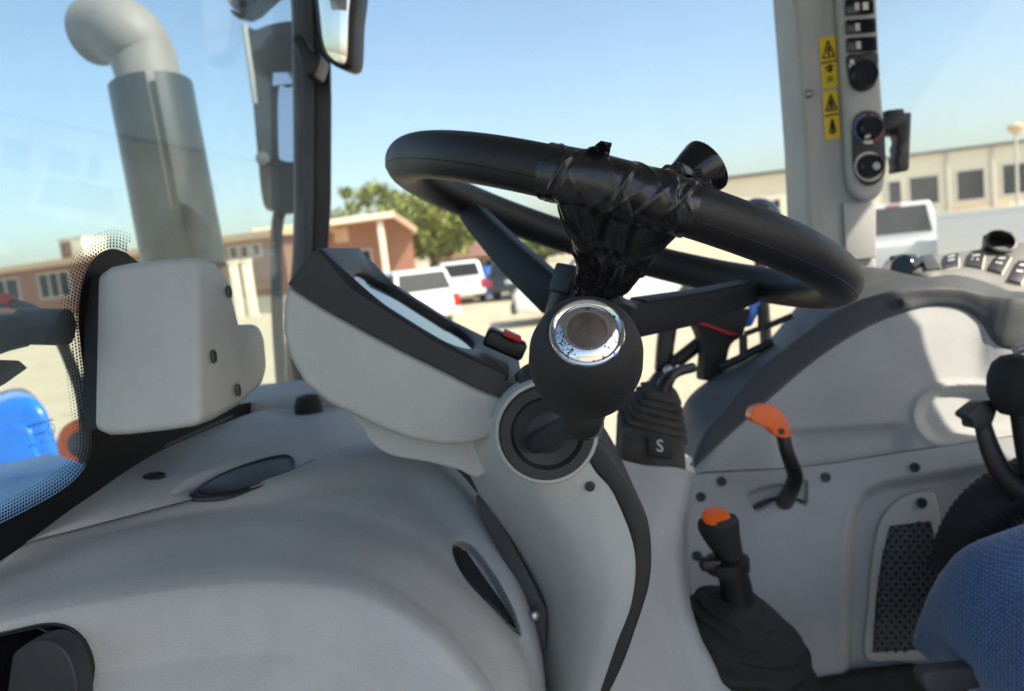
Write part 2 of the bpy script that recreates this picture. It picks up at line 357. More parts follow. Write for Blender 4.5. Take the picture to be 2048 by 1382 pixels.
def brick_mat(name, a, bcol, mortar):
    m = mat(name, a, .85); n = m.node_tree.nodes; l = m.node_tree.links; b = n['Principled BSDF']
    tc = n.new('ShaderNodeTexCoord'); sp = n.new('ShaderNodeSeparateXYZ'); l.new(tc.outputs['Object'], sp.inputs[0])
    ad = n.new('ShaderNodeMath'); l.new(sp.outputs[0], ad.inputs[0]); l.new(sp.outputs[1], ad.inputs[1])
    cb = n.new('ShaderNodeCombineXYZ'); l.new(ad.outputs[0], cb.inputs[0]); l.new(sp.outputs[2], cb.inputs[1])
    bt = n.new('ShaderNodeTexBrick'); bt.inputs['Color1'].default_value = (*a, 1); bt.inputs['Color2'].default_value = (*bcol, 1); bt.inputs['Mortar'].default_value = (*mortar, 1)
    bt.inputs['Scale'].default_value = 1; bt.inputs['Brick Width'].default_value = .22; bt.inputs['Row Height'].default_value = .075; bt.inputs['Mortar Size'].default_value = .008
    l.new(cb.outputs[0], bt.inputs['Vector']); l.new(bt.outputs['Color'], b.inputs['Base Color']); return m
M['ground'] = ground_mat()
M['brick'] = brick_mat('red_brick', (.28, .105, .06), (.22, .08, .05), (.32, .27, .22))
M['brick2'] = brick_mat('orange_brick', (.36, .135, .065), (.30, .11, .055), (.36, .3, .24))
M['cream'] = mat('cream_paint', (.82, .75, .58), .7, var=(.4, .06))
M['fascia'] = mat('peach_trim', (.62, .44, .28), .7, var=(.8, .08))
M['shingle'] = mat('brown_shingles', (.22, .12, .085), .9, bump=(30, .5, .02), var=(2, .25))
M['frame'] = mat('window_frame_paint', (.55, .53, .47), .6)
M['pane'] = mat('dark_window_pane', (.018, .022, .027), .45, spec=.15)
M['wood'] = mat('tree_bark', (.10, .075, .05), .9, bump=(30, .6, .02))
M['paint_w'] = mat('white_car_paint', (.78, .77, .74), .25, coat=.5)
M['paint_d'] = mat('dark_car_paint', (.03, .035, .045), .2, coat=.6)
M['tyre'] = mat('tyre_rubber', (.02, .02, .02), .85)
M['alloy'] = mat('wheel_rim_grey', (.35, .35, .35), .4, metal=.7)
M['tail'] = mat('tail_light_red', (.45, .015, .012), .2, coat=.5)
M['bin'] = mat('blue_barrel_plastic', (.02, .12, .45), .5)
M['concrete'] = mat('pale_concrete', (.55, .50, .42), .9, var=(1, .1))
def leaf_mat():
    m = mat('tree_leaves', (.10, .15, .03), .6); n = m.node_tree.nodes; l = m.node_tree.links; b = n['Principled BSDF']
    tc = n.new('ShaderNodeTexCoord'); tx = n.new('ShaderNodeTexNoise'); tx.inputs['Scale'].default_value = 1.3; tx.inputs['Detail'].default_value = 4; l.new(tc.outputs['Object'], tx.inputs['Vector'])
    c = n.new('ShaderNodeValToRGB'); c.color_ramp.elements[0].color = (.09, .13, .03, 1); c.color_ramp.elements[1].color = (.30, .32, .07, 1); c.color_ramp.elements[0].position = .35; c.color_ramp.elements[1].position = .65
    l.new(tx.outputs[0], c.inputs[0]); l.new(c.outputs[0], b.inputs['Base Color']); b.inputs['Subsurface Weight'].default_value = 0
    b.inputs['Transmission Weight'].default_value = 0
    return m
M['leaf'] = leaf_mat()
# ground sheet reaching the horizon
bm = bmesh.new(); rings = [(0, 1), (40, 24), (200, 24), (2500, 24)]
prev = None
for r, n in rings:
    cur = [bm.verts.new((0, 0, 0))] if n == 1 else [bm.verts.new((r*math.cos(2*math.pi*i/24), r*math.sin(2*math.pi*i/24), 0)) for i in range(24)]
    if prev:
        for i in range(24):
            if len(prev) == 1: bm.faces.new((prev[0], cur[i], cur[(i+1) % 24]))
            else: bm.faces.new((prev[i], cur[i], cur[(i+1) % 24], prev[(i+1) % 24]))
    prev = cur
struct(finish('ground', bm, M['ground'], smooth=False))
M['apron_dark'] = mat('added_apron_dark', (.085, .085, .088), .9, bump=(60, .5, .01), var=(1.2, .25))
ap = [V((x, y, .004)) for x, y in s2([(-10, -6), (-9.5, 3), (-6, 6.5), (0, 7.2), (8, 6.8), (13, 4), (14, -6), (10, -15), (-2, -16), (-8, -13)], 60)]
struct(raw('added_dark_apron', ap, [tuple(range(60))], M['apron_dark'], smooth=False))  # added dark ground out of view, cuts warm bounce into the cab
def facade(a, b):
    A = V((a.x, a.y, 0)); B = V((b.x, b.y, 0)); u = (B-A).normalized(); n = V((u.y, -u.x, 0))
    if n.dot(V((A.x, A.y, 0))) > 0: n = -n
    return A, u, n
def window(parent, p0, u, n, wdt, hgt, nm=2, depth=.10):
    """frame, panes and mullions of one window; p0 = lower left corner on the wall"""
    z = V((0, 0, 1)); f = .09
    bm = bmesh.new()
    for c, hx, hz in ((p0+u*wdt/2+z*f/2, wdt/2, f/2), (p0+u*wdt/2+z*(hgt-f/2), wdt/2, f/2), (p0+u*f/2+z*hgt/2, f/2, hgt/2-f), (p0+u*(wdt-f/2)+z*hgt/2, f/2, hgt/2-f)):
        box_bm(c+n*.03, (u, n, z), (hx, .05, hz), 0, 1, bm)
    fr = finish('window', bm, M['frame'], parent, smooth=False)
    pw = (wdt-2*f)/nm
    for i in range(nm):
        c = p0+u*(f+pw*(i+.5))+z*hgt/2
        rbox('pane', c+n*.012, (pw/2-.004, .008, hgt/2-f-.002), M['pane'], fr, (u, n, z), bev=0, smooth=False)
        if i: rbox('mullion', p0+u*(f+pw*i)+z*hgt/2+n*.045, (.05, .03, hgt/2-f-.003), M['frame'], fr, (u, n, z), bev=0, smooth=False)
    return fr
Z = V((0, 0, 1))
# --- long low brick building on the left
A0, uu, nn = facade(W(-350, 600, 62), W(560, 549, 42.5))
L = (V((W(575, 545, 42.3).x, W(575, 545, 42.3).y, 0))-A0).length
b1 = thing('brick_building', 'long low red brick building with cream fascia seen through the windscreen', 'building', A0)
prism('wall', [A0, A0+uu*L, A0+uu*L+Z*4.0, A0+Z*4.0], -nn*10, M['brick'], b1, bev=0, smooth=False)
rf = prism('roof', [A0+nn*.7-uu*.5+Z*4.0, A0+nn*.7+uu*(L+.5)+Z*4.0, A0-nn*10.5+uu*(L+.5)+Z*4.0, A0-nn*10.5-uu*.5+Z*4.0], Z*.35, M['fascia'], b1, bev=.02, smooth=False)
def on1(px, py): return PL(px, py, A0, nn)
prism('base_course', [A0+nn*.06, A0+uu*L+nn*.06, A0+uu*L+nn*.06+Z*.9, A0+nn*.06+Z*.9], -nn*.05, M['concrete'], b1, bev=0, smooth=False)
for (xa, xb, yt, yb, nm) in ((-75, -25, 565, 616, 2), (-8, 46, 560, 606, 2), (84, 148, 547, 599, 3), (205, 262, 528, 580, 3), (461, 480, 492, 520, 1), (484, 503, 490, 518, 1), (507, 526, 487, 515, 1)):
    p = on1(xa, yb); q = on1(xb, yb); wd = V((q.x-p.x, q.y-p.y, 0)).length; hh = (on1(xa, yt)-p).z
    window(b1, V((p.x, p.y, p.z)), uu, nn, wd, hh, nm)
# rooftop unit
pu = on1(85, 520)-nn*3; rt = thing('rooftop_unit', 'boxy air conditioning unit on the roof of the long brick building', 'roof unit', V((pu.x, pu.y, 4.35)))
c0 = V((pu.x, pu.y, 5.05))
rbox('casing', c0, (1.15, .9, .7), M['cream'], rt, (uu, nn, Z), bev=.04); rbox('intake_panel', c0-uu*.5+nn*.91, (.52, .02, .55), M['shingle'], rt, (uu, nn, Z), bev=.01)
rbox('lid', c0+Z*.73, (1.22, .97, .03), M['frame'], rt, (uu, nn, Z), bev=.01)
# two cream posts in front of it
for k, (px, lab) in enumerate(((478, 'cream porch post nearer the wiper motor cover, in front of the brick building'), (503, 'cream porch post on the right of the pair by the brick building'))):
    p = W(px, 600, 40.5); t = thing('porch_post', lab, 'post', V((p.x, p.y, 0)), 'cream posts before the brick building')
    rbox('shaft', V((p.x, p.y, 1.45)), (.20, .20, 1.35), M['cream'], t, bev=.02); rbox('base', V((p.x, p.y, .05)), (.28, .28, .05), M['concrete'], t, bev=.01)
    rbox('cap', V((p.x, p.y, 2.86)), (.26, .26, .06), M['cream'], t, bev=.01)
# --- gabled brick building behind the parked cars
yg = 46.0
def g(px, py): return PY(px, py, yg)
t = thing('gabled_brick_house', 'orange brick building with wide peach gable roof behind the white wagon', 'building', V((g(740, 560).x, yg, 0)))
pw = [g(540, 468), g(790, 436), g(822, 458)]
xr, xl = pw[2].x, pw[0].x
prism('wall', [V((xl, yg, 0)), V((xr, yg, 0)), V((xr, yg, pw[2].z)), pw[1], V((xl, yg, pw[0].z))], (-2.3, 13, 0), M['brick2'], t, bev=0, smooth=False)
pk, er, el = g(793, 424), g(839, 455), g(520, 460)
oh = V((0, -1.5, 0)); th = Z*.34
rr = prism('roof', [er+oh-th*.0, pk+oh, el+oh, el+oh-th, pk+oh-th, er+oh-th], (-2.7, 15.5, 0), M['fascia'], t, bev=0, smooth=False)
rbox('fascia_board', (pk+el)/2+oh-th*.5+V((0, -.03, 0)), ((pk-el).length/2, .02, .16), M['cream'], rr, ((pk-el).normalized(), V((0, 1, 0)), (pk-el).normalized().cross(V((0, 1, 0)))), bev=0)
pp = g(757, 445)+oh*.8; rbox('downspout', V((pp.x+.25, pp.y, pp.z/2)), (.16, .12, pp.z/2), M['cream'], t, bev=.02)
window(t, g(712, 532), V((1, 0, 0)), V((0, -1, 0)), 1.0, .9, 1)
rbox('vent', g(682, 470)+V((0, -.03, 0)), (.42, .03, .42), M['yellow'] if False else M['fascia'], t, bev=.2, seg=4)
# --- farther brick house with a brown roof
yh = 72.0
def gh(px, py): return PY(px, py, yh)
t = thing('brown_roof_house', 'distant low brick house with long brown shingle roof beyond the parked cars', 'building', V((gh(920, 540).x, yh, 0)))
a, b = gh(862, 523), gh(1000, 512)
prism('wall', [V((a.x, yh, 0)), V((b.x, yh, 0)), V((b.x, yh, a.z)), V((a.x, yh, a.z))], (0, 8, 0), M['brick2'], t, bev=0, smooth=False)
r1, r2 = gh(852, 523), gh(1010, 508); zt = gh(905, 487).z
rf = raw('roof', [V((r1.x, yh-1, a.z)), V((r2.x, yh-1, a.z)), V((r2.x-2, yh+4, zt)), V((r1.x+2, yh+4, zt)), V((r1.x, yh+9, a.z)), V((r2.x, yh+9, a.z))], [(0, 1, 2, 3), (3, 2, 5, 4), (0, 3, 4), (1, 5, 2), (0, 4, 5, 1)], M['shingle'], t, smooth=False)
window(t, gh(920, 548), V((1, 0, 0)), V((0, -1, 0)), 1.8, 1.1, 2); window(t, gh(950, 545), V((1, 0, 0)), V((0, -1, 0)), 1.8, 1.1, 2)
rbox('garage_door', gh(886, 548)+V((0, -.05, .1)), (1.1, .04, 1.0), M['pane'], t, bev=.02)
# --- long cream industrial building on the right
A4, u4, n4 = facade(W(1240, 462, 51.5), W(2048, 382, 45.5))
L4 = 62; zr = CZ+2.65
t = thing('cream_industrial_building', 'long cream metal building with dark windows on the right', 'building', A4)
prism('wall', [A4, A4+u4*L4, A4+u4*L4+Z*zr, A4+Z*zr], -n4*15, M['cream'], t, bev=0, smooth=False)
prism('eave_trim', [A4+n4*.3+Z*zr, A4+n4*.3+u4*L4+Z*zr, A4-n4*15.3+u4*L4+Z*zr, A4-n4*15.3+Z*zr], Z*.16, M['mid'], t, bev=0, smooth=False)
def on4(px, py): return PL(px, py, A4, n4)
for (xa, xb, yt, yb) in ((1776, 1806, 362, 416), (1818, 1881, 354, 414), (1912, 1972, 341, 405), (2003, 2065, 328, 393), (2100, 2160, 318, 384), (1545, 1563, 398, 420)):
    p = on4(xa, yb); q = on4(xb, yb-(xb-xa)*.13); wd = V((q.x-p.x, q.y-p.y, 0)).length; hh = (on4(xa, yt)-p).z
    window(t, p, u4, n4, wd, hh, 1)
for px in (1612, 1896, 1986):
    p = on4(px, 400); rbox('downspout', V((p.x, p.y, zr/2))+n4*.08, (.07, .06, zr/2-.02), M['frame'], t, (u4, n4, Z), bev=.01)
p = on4(1957, 425); rbox('dock_panel', V((p.x, p.y, .8))+n4*.05, (1.6, .05, .79), M['fascia'], t, (u4, n4, Z), bev=.01)
# yard lamp on the right
p = W(2036, 420, 33); t = thing('yard_lamp', 'thin pole lamp with round head above the cream building at right edge', 'lamp', V((p.x, p.y, 0)))
ht = PL(2036, 262, p, V((0, 1, 0))).z
tube('pole', [V((p.x, p.y, 0)), V((p.x, p.y, ht-.1))], [.07, .05], M['frame'], t, n=10)
lathe('lamp_head', [(-.28, .05), (-.2, .14), (-.02, .30), (.10, .31), (.2, .2), (.24, 0)], V((p.x, p.y, ht+.1)), Z, M['fascia'], t, n=20)
# --- trees
def tree(name, label, px, d, px_top, w_m, seed, group='trees beyond the lot', trunk_top=.35):
    rnd = random.Random(seed); p = W(px, 500, d); base = V((p.x, p.y, 0)); H = W(px, px_top, d).z
    t = thing(name, label, 'tree', base, group)
    bm = tube_bm([base-Z*.1, base+V((.1, 0, H*.2)), base+V((-.1, .1, H*.45)), base+V((.15, 0, H*.8))], [.32, .24, .17, .05], 8)
    tips = []
    for i in range(9):
        a = rnd.uniform(0, 6.28); s = base+Z*H*rnd.uniform(.28, .6); e = s+V((math.cos(a)*w_m*.4*rnd.uniform(.5, 1), math.sin(a)*w_m*.4*rnd.uniform(.5, 1), H*rnd.uniform(.12, .32)))
        tube_bm([s, (s+e)/2+Z*.25, e], [.11, .07, .02], 6, bm=bm); tips.append(e)
    finish('trunk', bm, M['wood'], t)
    vs_, fs = [], []
    clumps = [(e, rnd.uniform(.5, 1.0)) for e in tips]
    for i in range(72):
        a = rnd.uniform(0, 6.28); r = math.sqrt(rnd.random()); zz = rnd.uniform(-1, 1); k = math.sqrt(max(0, 1-zz*zz))
        clumps.append((base+V((math.cos(a)*r*k*w_m*.5, math.sin(a)*r*k*w_m*.5, H*(.66+.33*zz*.95))), rnd.uniform(.45, 1.0)))
    for c, s in clumps:
        for j in range(110):
            q = V((rnd.gauss(0, 1), rnd.gauss(0, 1), rnd.gauss(0, .75)))*s*.52; q = c+q
            z1 = V((rnd.gauss(0, 1), rnd.gauss(0, 1), rnd.gauss(0, 1))).normalized(); x1 = z1.orthogonal().normalized(); y1 = z1.cross(x1); l = rnd.uniform(.13, .27)
            i0 = len(vs_); vs_ += [q-x1*l, q-y1*l*.5, q+x1*l, q+y1*l*.5]; fs.append((i0, i0+1, i0+2, i0+3))
    raw('crown', vs_, fs, M['leaf'], t, smooth=False, recalc=False)
tree('leafy_tree', 'broad green tree rising behind the gable roof', 745, 78, 372, 12.5, 1)
tree('leafy_tree', 'tall loose yellow green tree right of the gable roof', 862, 62, 392, 9.5, 2)
tree('leafy_tree', 'green tree whose crown shows left of the wheel spoke over the brown roof', 925, 84, 418, 9.5, 3)
tree('leafy_tree', 'small far green tree seen between the spokes of the steering wheel', 1085, 90, 478, 8, 4)
# --- vehicles
def vehicle(name, label, cat, loc, yaw, paint, kind, h=1.75, ln=5.0, wd=1.9, group='vehicles parked in the lot'):
    t = thing(name, label, cat, V((loc[0], loc[1], 0)), group)
    c, s = math.cos(yaw), math.sin(yaw)
    def T(x, y, z): return V((loc[0]+x*c-y*s, loc[1]+x*s+y*c, z))
    ax = (V((c, s, 0)), V((-s, c, 0)), Z); hl, hw = ln/2, wd/2; gc = .32; bh = h*.60
    if kind == 'pickup':
        prof = [(-hl, gc+.12), (-hl, bh), (-.3, bh), (-.25, bh+.02), (hl*.42, bh+.02), (hl*.55, bh-.02), (hl*.97, bh-.12), (hl, bh-.3), (hl, gc+.1), (hl*.8, gc), (-hl*.9, gc)]
        cab = [(-.35, bh), (-.22, h-.03), (-.05, h), (hl*.20, h), (hl*.30, h-.05), (hl*.56, bh-.02)]
    else:
        prof = [(-hl, gc+.15), (-hl-.02, gc+.45), (-hl+.05, bh), (hl*.40, bh), (hl*.9, bh-.16), (hl, bh-.34), (hl, gc+.1), (hl*.8, gc), (-hl*.9, gc)]
        cab = [(-hl+.06, bh), (-hl+.30, h-.06), (-hl+.5, h), (hl*.05, h), (hl*.15, h-.04), (hl*.45, bh-.01)]
    prism('body', [T(x, -hw, z) for x, z in prof], ax[1]*wd, paint, t, bev=.07, seg=3)
    tw = .80
    vs_ = [T(x, -hw*(tw if z > bh+.05 else .96), z) for x, z in cab]+[T(x, hw*(tw if z > bh+.05 else .96), z) for x, z in cab]; k = len(cab)
    fs = [tuple(range(k)), tuple(range(2*k-1, k-1, -1))]+[(i, (i+1) % k, (i+1) % k+k, i+k) for i in range(k)]
    bm = bmesh.new(); vv = [bm.verts.new(v) for v in vs_]; [bm.faces.new([vv[i] for i in f]) for f in fs]; bmesh.ops.recalc_face_normals(bm, faces=bm.faces); bevel_bm(bm, .05, 2)
    cabin = finish('cabin', bm, paint, t)
    def quad(nm, q, off, m_):
        q = [V(p) for p in q]; n_ = (q[1]-q[0]).cross(q[2]-q[0]).normalized()
        ctr = sum(q, V())/4
        if n_.dot(ctr-T(0, 0, h*.7)) < 0: n_ = -n_
        return prism(nm, [p+n_*off for p in q], n_*.012, m_, cabin, bev=0, smooth=False)
    r0, r1 = cab[0], cab[1]; f0, f1 = cab[-1], cab[-2]
    def mixp(a, b_, k_): return (a[0]+(b_[0]-a[0])*k_, a[1]+(b_[1]-a[1])*k_)
    def wy(z): return hw*(.96+(tw-.96)*((z-bh)/(h-bh)))
    for (a, b_), nm in (((r0, r1), 'rear_window'), ((f0, f1), 'windscreen')):
        p, q = mixp(a, b_, .14), mixp(a, b_, .93)
        quad(nm, [T(p[0], -wy(p[1])*.86, p[1]), T(p[0], wy(p[1])*.86, p[1]), T(q[0], wy(q[1])*.86, q[1]), T(q[0], -wy(q[1])*.86, q[1])], .004, M['pane'])
    zb, zt_ = bh+.06, h-.10; x0, x1 = cab[0][0]+.22, hl*.36; nwin = 2 if kind == 'pickup' else 3
    for sg in (-1, 1):
        for i in range(nwin):
            xa, xb = x0+(x1-x0)*i/nwin+.04, x0+(x1-x0)*(i+1)/nwin-.04
            xt = min(xb, hl*.22)
            quad('side_window', [T(xa, sg*wy(zb), zb), T(xb, sg*wy(zb), zb), T(xt, sg*wy(zt_), zt_), T(xa+.08, sg*wy(zt_), zt_)], .006, M['pane'])
        rbox('tail_light', T(-hl, sg*(hw-.1), bh-.26), (.05, .09, .2), M['tail'], t, ax, bev=.02)
        rbox('head_light', T(hl-.02, sg*(hw-.22), bh-.32), (.05, .18, .09), M['white'], t, ax, bev=.02)
        rbox('door_mirror', T(hl*.34, sg*(hw+.1), bh+.12), (.06, .1, .08), paint, t, ax, bev=.02)
        for x in (-hl*.60, hl*.62):
            o = T(x, sg*(hw-.11), .36); wl = lathe('wheel', [(-.11, .22), (-.12, .33), (-.06, .36), (.06, .36), (.12, .33), (.11, .22)], o, ax[1], M['tyre'], t, n=24)
            lathe('rim', [(-.10, .01), (-.10, .21), (.0, .23), (.10, .21), (.115, .06), (.115, 0)] if sg > 0 else [(-.115, 0), (-.115, .06), (-.10, .21), (0, .23), (.10, .21), (.10, .01)], o, ax[1], M['alloy'], wl, n=20)
    rbox('rear_bumper', T(-hl-.06, 0, gc+.18), (.09, hw*.94, .1), M['frame'] if kind == 'pickup' else paint, t, ax, bev=.03)
    rbox('front_bumper', T(hl+.04, 0, gc+.16), (.08, hw*.94, .12), M['dark'], t, ax, bev=.03)
    rbox('number_plate', T(-hl-.035, 0, gc+.42), (.012, .16, .08), M['white'], t, ax, bev=.004)
    if kind == 'pickup': rbox('brake_light', T(cab[1][0]-.02, 0, h-.055), (.03, .16, .03), M['tail'], t, ax, bev=.01)
    return t
p = PZ(775, 668); vehicle('parked_wagon', 'white wagon with dark windows and red tail lights left of the wheel', 'car', (p.x+.2, p.y+1.5), math.radians(118), M['paint_w'], 'suv', 1.75, 4.9, 1.95)
p = PZ(915, 612); vehicle('parked_wagon', 'white wagon farther off, tail towards the camera, before the brown roof', 'car', (p.x, p.y+2.4), math.radians(97), M['paint_w'], 'suv', 1.75, 4.7, 1.9)
p = PZ(1022, 600); vehicle('parked_car', 'dark blue grey car beside the blue barrel', 'car', (p.x+.6, p.y+2), math.radians(75), M['paint_d'], 'suv', 1.55, 4.6, 1.85)
p = PZ(780, 590); vehicle('parked_car', 'white car half hidden behind the nearest white wagon', 'car', (p.x-1.5, p.y+3), math.radians(120), M['paint_w'], 'suv', 1.7, 4.6, 1.85)
p = W(1240, 600, 21.5); vehicle('parked_pickup', 'white pickup seen side on through the steering wheel spokes', 'pickup', (p.x, p.y), math.radians(178), M['paint_w'], 'pickup', 1.86, 5.6, 1.95)
p = W(1800, 440, 17.0); hdg = math.atan2(p.y, p.x)+math.radians(3); vehicle('parked_pickup', 'white pickup showing its rear window beside the grey pillar', 'pickup', (p.x+2.8*math.cos(hdg), p.y+2.8*math.sin(hdg)), hdg, M['paint_w'], 'pickup', 2.12, 5.6, 2.02)
p = W(2030, 470, 15.0); t = thing('service_trailer', 'long white flat sided service body at the right edge behind the button panel', 'trailer', V((p.x, p.y, 0)))
ut = V((.86, -.50, 0)).normalized(); nt_ = V((ut.y, -ut.x, 0)); c0 = V((p.x+1.4, p.y, 0))
rbox('side_body', c0+Z*1.35-nt_*.0, (2.5, .95, .40), M['paint_w'], t, (ut, nt_, Z), bev=.04)
rbox('top_rail', c0+Z*1.80+nt_*.9, (2.52, .05, .045), M['paint_w'], t, (ut, nt_, Z), bev=.015)
rbox('bumper_rail', c0+Z*.86+nt_*.8, (2.5, .2, .08), M['frame'], t, (ut, nt_, Z), bev=.02)
for k in (-.9, .3): lathe('wheel', [(-.11, .2), (-.12, .33), (-.05, .37), (.05, .37), (.12, .33), (.11, .2)], c0+ut*k+nt_*.8+Z*.37, nt_, M['tyre'], t, n=20)
rbox('toolbox', c0+ut*-.4+Z*1.98+nt_*.3, (.22, .3, .16), M['dark'], t, (ut, nt_, Z), bev=.03)
p = PZ(977, 592); t = thing('plastic_barrel', 'blue plastic barrel standing beside the dark car', 'barrel', V((p.x, p.y, 0)))
lathe('drum', [(0, .36), (.02, .40), (.32, .42), (.36, .445), (.42, .42), (.95, .42), (.99, .445), (1.05, .42), (1.28, .40), (1.3, .36)], V((p.x, p.y, 0)), Z, M['bin'], t, n=24)
lathe('lid', [(1.3, .3), (1.34, .3), (1.345, 0)], V((p.x, p.y, 0)), Z, M['bin'], t, n=24)
# ================================================================== tractor: shell of the cab and what is seen outside its glass
YD = V((0, 1, 0)); XD = V((1, 0, 0))
WN = V((-1, 0, .14)).normalized(); WP = W(180, 700, .58)
def ws(px, py): return PL(px, py, WP, WN)
def wz(y, z): return V((WP.x+.14*(z-WP.z), y, z))           # a point of the windscreen by height and side
# roof, out of view; edges set for the shade they cast
rz = CZ+.64
t = thing('cab_roof', 'pale headliner roof panel over the tractor cab', 'cab roof', V((.3, .6, rz)))
prism('headliner', [V((-.50, -.34, rz)), V((1.10, -.34, rz)), V((1.10, 1.42, rz)), V((-.50, 1.42, rz))], (0, 0, .05), M['roofl'], t, bev=.015)
prism('roof_shell', [V((-.56, -.40, rz+.053)), V((1.13, -.40, rz+.053)), V((1.13, 1.48, rz+.053)), V((-.56, 1.48, rz+.053))], (0, 0, .10), M['blue'], t, bev=.04)
# floor
zf = CZ-.74
t = thing('cab_floor', 'black rubber mat on the cab floor below the seat', 'floor mat', V((.4, .6, zf)))
prism('mat', [V((-.35, .02, zf)), V((1.25, .02, zf)), V((1.25, 1.32, zf)), V((-.35, 1.32, zf))], (0, 0, -.03), M['rubber'], t, bev=.006)
prism('floor_plate', [V((-.38, 0, zf-.034)), V((1.28, 0, zf-.034)), V((1.28, 1.35, zf-.034)), V((-.38, 1.35, zf-.034))], (0, 0, -.05), M['black'], t, bev=.01)
# windscreen with printed edge
t = thing('windscreen', 'dusty front windscreen with dotted black printed border', 'windscreen', wz(.6, CZ-.3))
zlo, zhi = CZ-.40, rz+.01
prism('pane', [wz(-.10, zlo), wz(1.205, zlo), wz(1.205, zhi), wz(-.10, zhi)], WN*.005, M['glass_f'], t, bev=0, smooth=False)
edge = [(-90, 1092), (-30, 1060), (20, 1036), (70, 1010), (115, 984), (150, 957), (172, 926), (181, 888), (178, 840), (168, 762), (159, 690), (155, 630), (161, 575), (176, 532), (198, 506), (224, 497), (250, 505)]
es = s2(edge, 90, False)
rest = [(300, 545), (330, 600), (335, 800), (440, 815), (600, 786), (612, 800), (440, 856), (300, 915), (170, 1004), (0, 1120), (-90, 1180)]
fr = [ws(x, y)-WN*.0012 for x, y in es+rest]
prism('frit_band', fr, WN*.0008, M['frit'], t, bev=0, smooth=False)
bm = bmesh.new()
for row in range(6):
    off = 5+row*6.2; rad = (3.1, 2.8, 2.5, 2.1, 1.7, 1.3)[row]; run = (row % 2)*3.3; acc = 0
    # walk the edge, offset outwards (to the clear glass)
    pts = []
    for i in range(len(es)):
        a, b = es[max(0, i-1)], es[min(len(es)-1, i+1)]; tx, ty = b[0]-a[0], b[1]-a[1]; l = math.hypot(tx, ty) or 1
        pts.append((es[i][0]+ty/l*off, es[i][1]-tx/l*off))
    last = None
    for i in range(len(pts)-1):
        (x0, y0), (x1, y1) = pts[i], pts[i+1]; sl = math.hypot(x1-x0, y1-y0); k = run
        while k < sl:
            x, y = x0+(x1-x0)*k/sl, y0+(y1-y0)*k/sl; c = ws(x, y)-WN*.0012; r = rad*(c-CAM).dot(FWD)/F
            vv = [bm.verts.new(c+YD*math.cos(q)*r*1.5+Z*math.sin(q)*r) for q in [j*math.pi/4 for j in range(8)]]; bm.faces.new(vv); k += 6.6
        run = k-sl
fd = finish('frit_dots', bm, M['frit'], t, smooth=False, recalc=False); fd['kind'] = 'stuff'
# maker's marking, printed on the outside, seen mirrored from the cab
def mark(px, py, hpx, s, slope=-.30):
    o = ws(px, py)-WN*.0012; xd = ws(px-50, py-50*slope)-ws(px, py); yd = ws(px, py-20)-ws(px, py); sz = hpx*1.42*(o-CAM).dot(FWD)/F
    text_obj('marking', s, sz, o, xd, yd, M['ink'], t)
mark(104, 841, 6, 'SAINT-GOBAIN SEKURIT'); mark(88, 866, 6.4, '43R-001267'); mark(104, 882, 6, 'AS'); mark(91, 881, 5, 'L'); mark(82, 886, 6, 'G2'); mark(67, 892, 6, '001267'); mark(103, 864, 6.5, 'E3')
def ringmark(px, py, rx, ry):
    bm = bmesh.new(); n = 24
    A = [bm.verts.new(ws(px+rx*math.cos(q), py+ry*math.sin(q))-WN*.0012) for q in [2*math.pi*i/n for i in range(n)]]
    B = [bm.verts.new(ws(px+(rx-1)*math.cos(q), py+(ry-1)*math.sin(q))-WN*.0012) for q in [2*math.pi*i/n for i in range(n)]]
    for i in range(n): bm.faces.new((A[i], A[(i+1) % n], B[(i+1) % n], B[i]))
    finish('marking_ring', bm, M['ink'], t, smooth=False, recalc=False)
ringmark(99, 859, 7.5, 12)
# right front corner post
t = thing('corner_post', 'black front corner post of the cab with grey inner strip', 'cab post', PY(600, 800, 1.215))
left = [(562, -400), (585, 0), (588, 200), (590, 400), (586, 520), (574, 640), (570, 820)]; right = [(610, 820), (640, 640), (656, 520), (663, 400), (664, 200), (660, 0), (642, -400)]
prism('post', [PY(x, y, 1.215) for x, y in left+right], (-.02, .07, 0), M['black'], t, bev=.006)
prism('inner_strip', [PY(x, y, 1.213) for x, y in [(584, -395), (604, 0), (606, 200), (607, 400), (603, 560), (624, 560), (629, 400), (630, 200), (627, 0), (608, -395)]], (0, -.006, 0), M['mid'], t, bev=.002)
# near side posts and rear frame (they carry the roof)
t = thing('roll_bar', 'grey rear roll bar posts holding up the cab roof', 'roll bar', V((1.1, .6, zf)))
for y in (-.16, 1.36): prism('post', [V((1.16, y, zf)), V((1.23, y, zf)), V((1.06, y, rz)), V((.99, y, rz))], (0, .06, 0), M['post'], t, bev=.01)
rbox('cross_bar', V((1.18, .6, CZ-.35)), (.03, .76, .03), M['post'], t, bev=.008)
# side glass between the corner post and the grey control pillar, and the dusty quarter glass behind it
t = thing('side_window', 'clean right side window pane behind the steering wheel', 'window', V((.2, 1.27, CZ-.5)))
prism('pane', [PY(640, 1000, 1.262), PY(1600, 1000, 1.262), PY(1610, -200, 1.262), PY(640, -200, 1.262)], (0, .005, 0), M['glass_s'], t, bev=0, smooth=False)
t = thing('quarter_window', 'dusty rear side window with open latch handle right of the grey pillar', 'window', V((.8, 1.27, CZ-.3)))
prism('pane', [PY(1735, 620, 1.262), PY(2500, 620, 1.262), PY(2500, -200, 1.262), PY(1735, -200, 1.262)], (0, .005, 0), M['glass_r'], t, bev=0, smooth=False)
hd = [(1766, 232), (1790, 228), (1825, 223), (1822, 290), (1820, 341), (1793, 346), (1796, 330), (1792, 320), (1799, 308), (1795, 296), (1801, 282), (1796, 268), (1797, 258), (1776, 262), (1766, 264)]
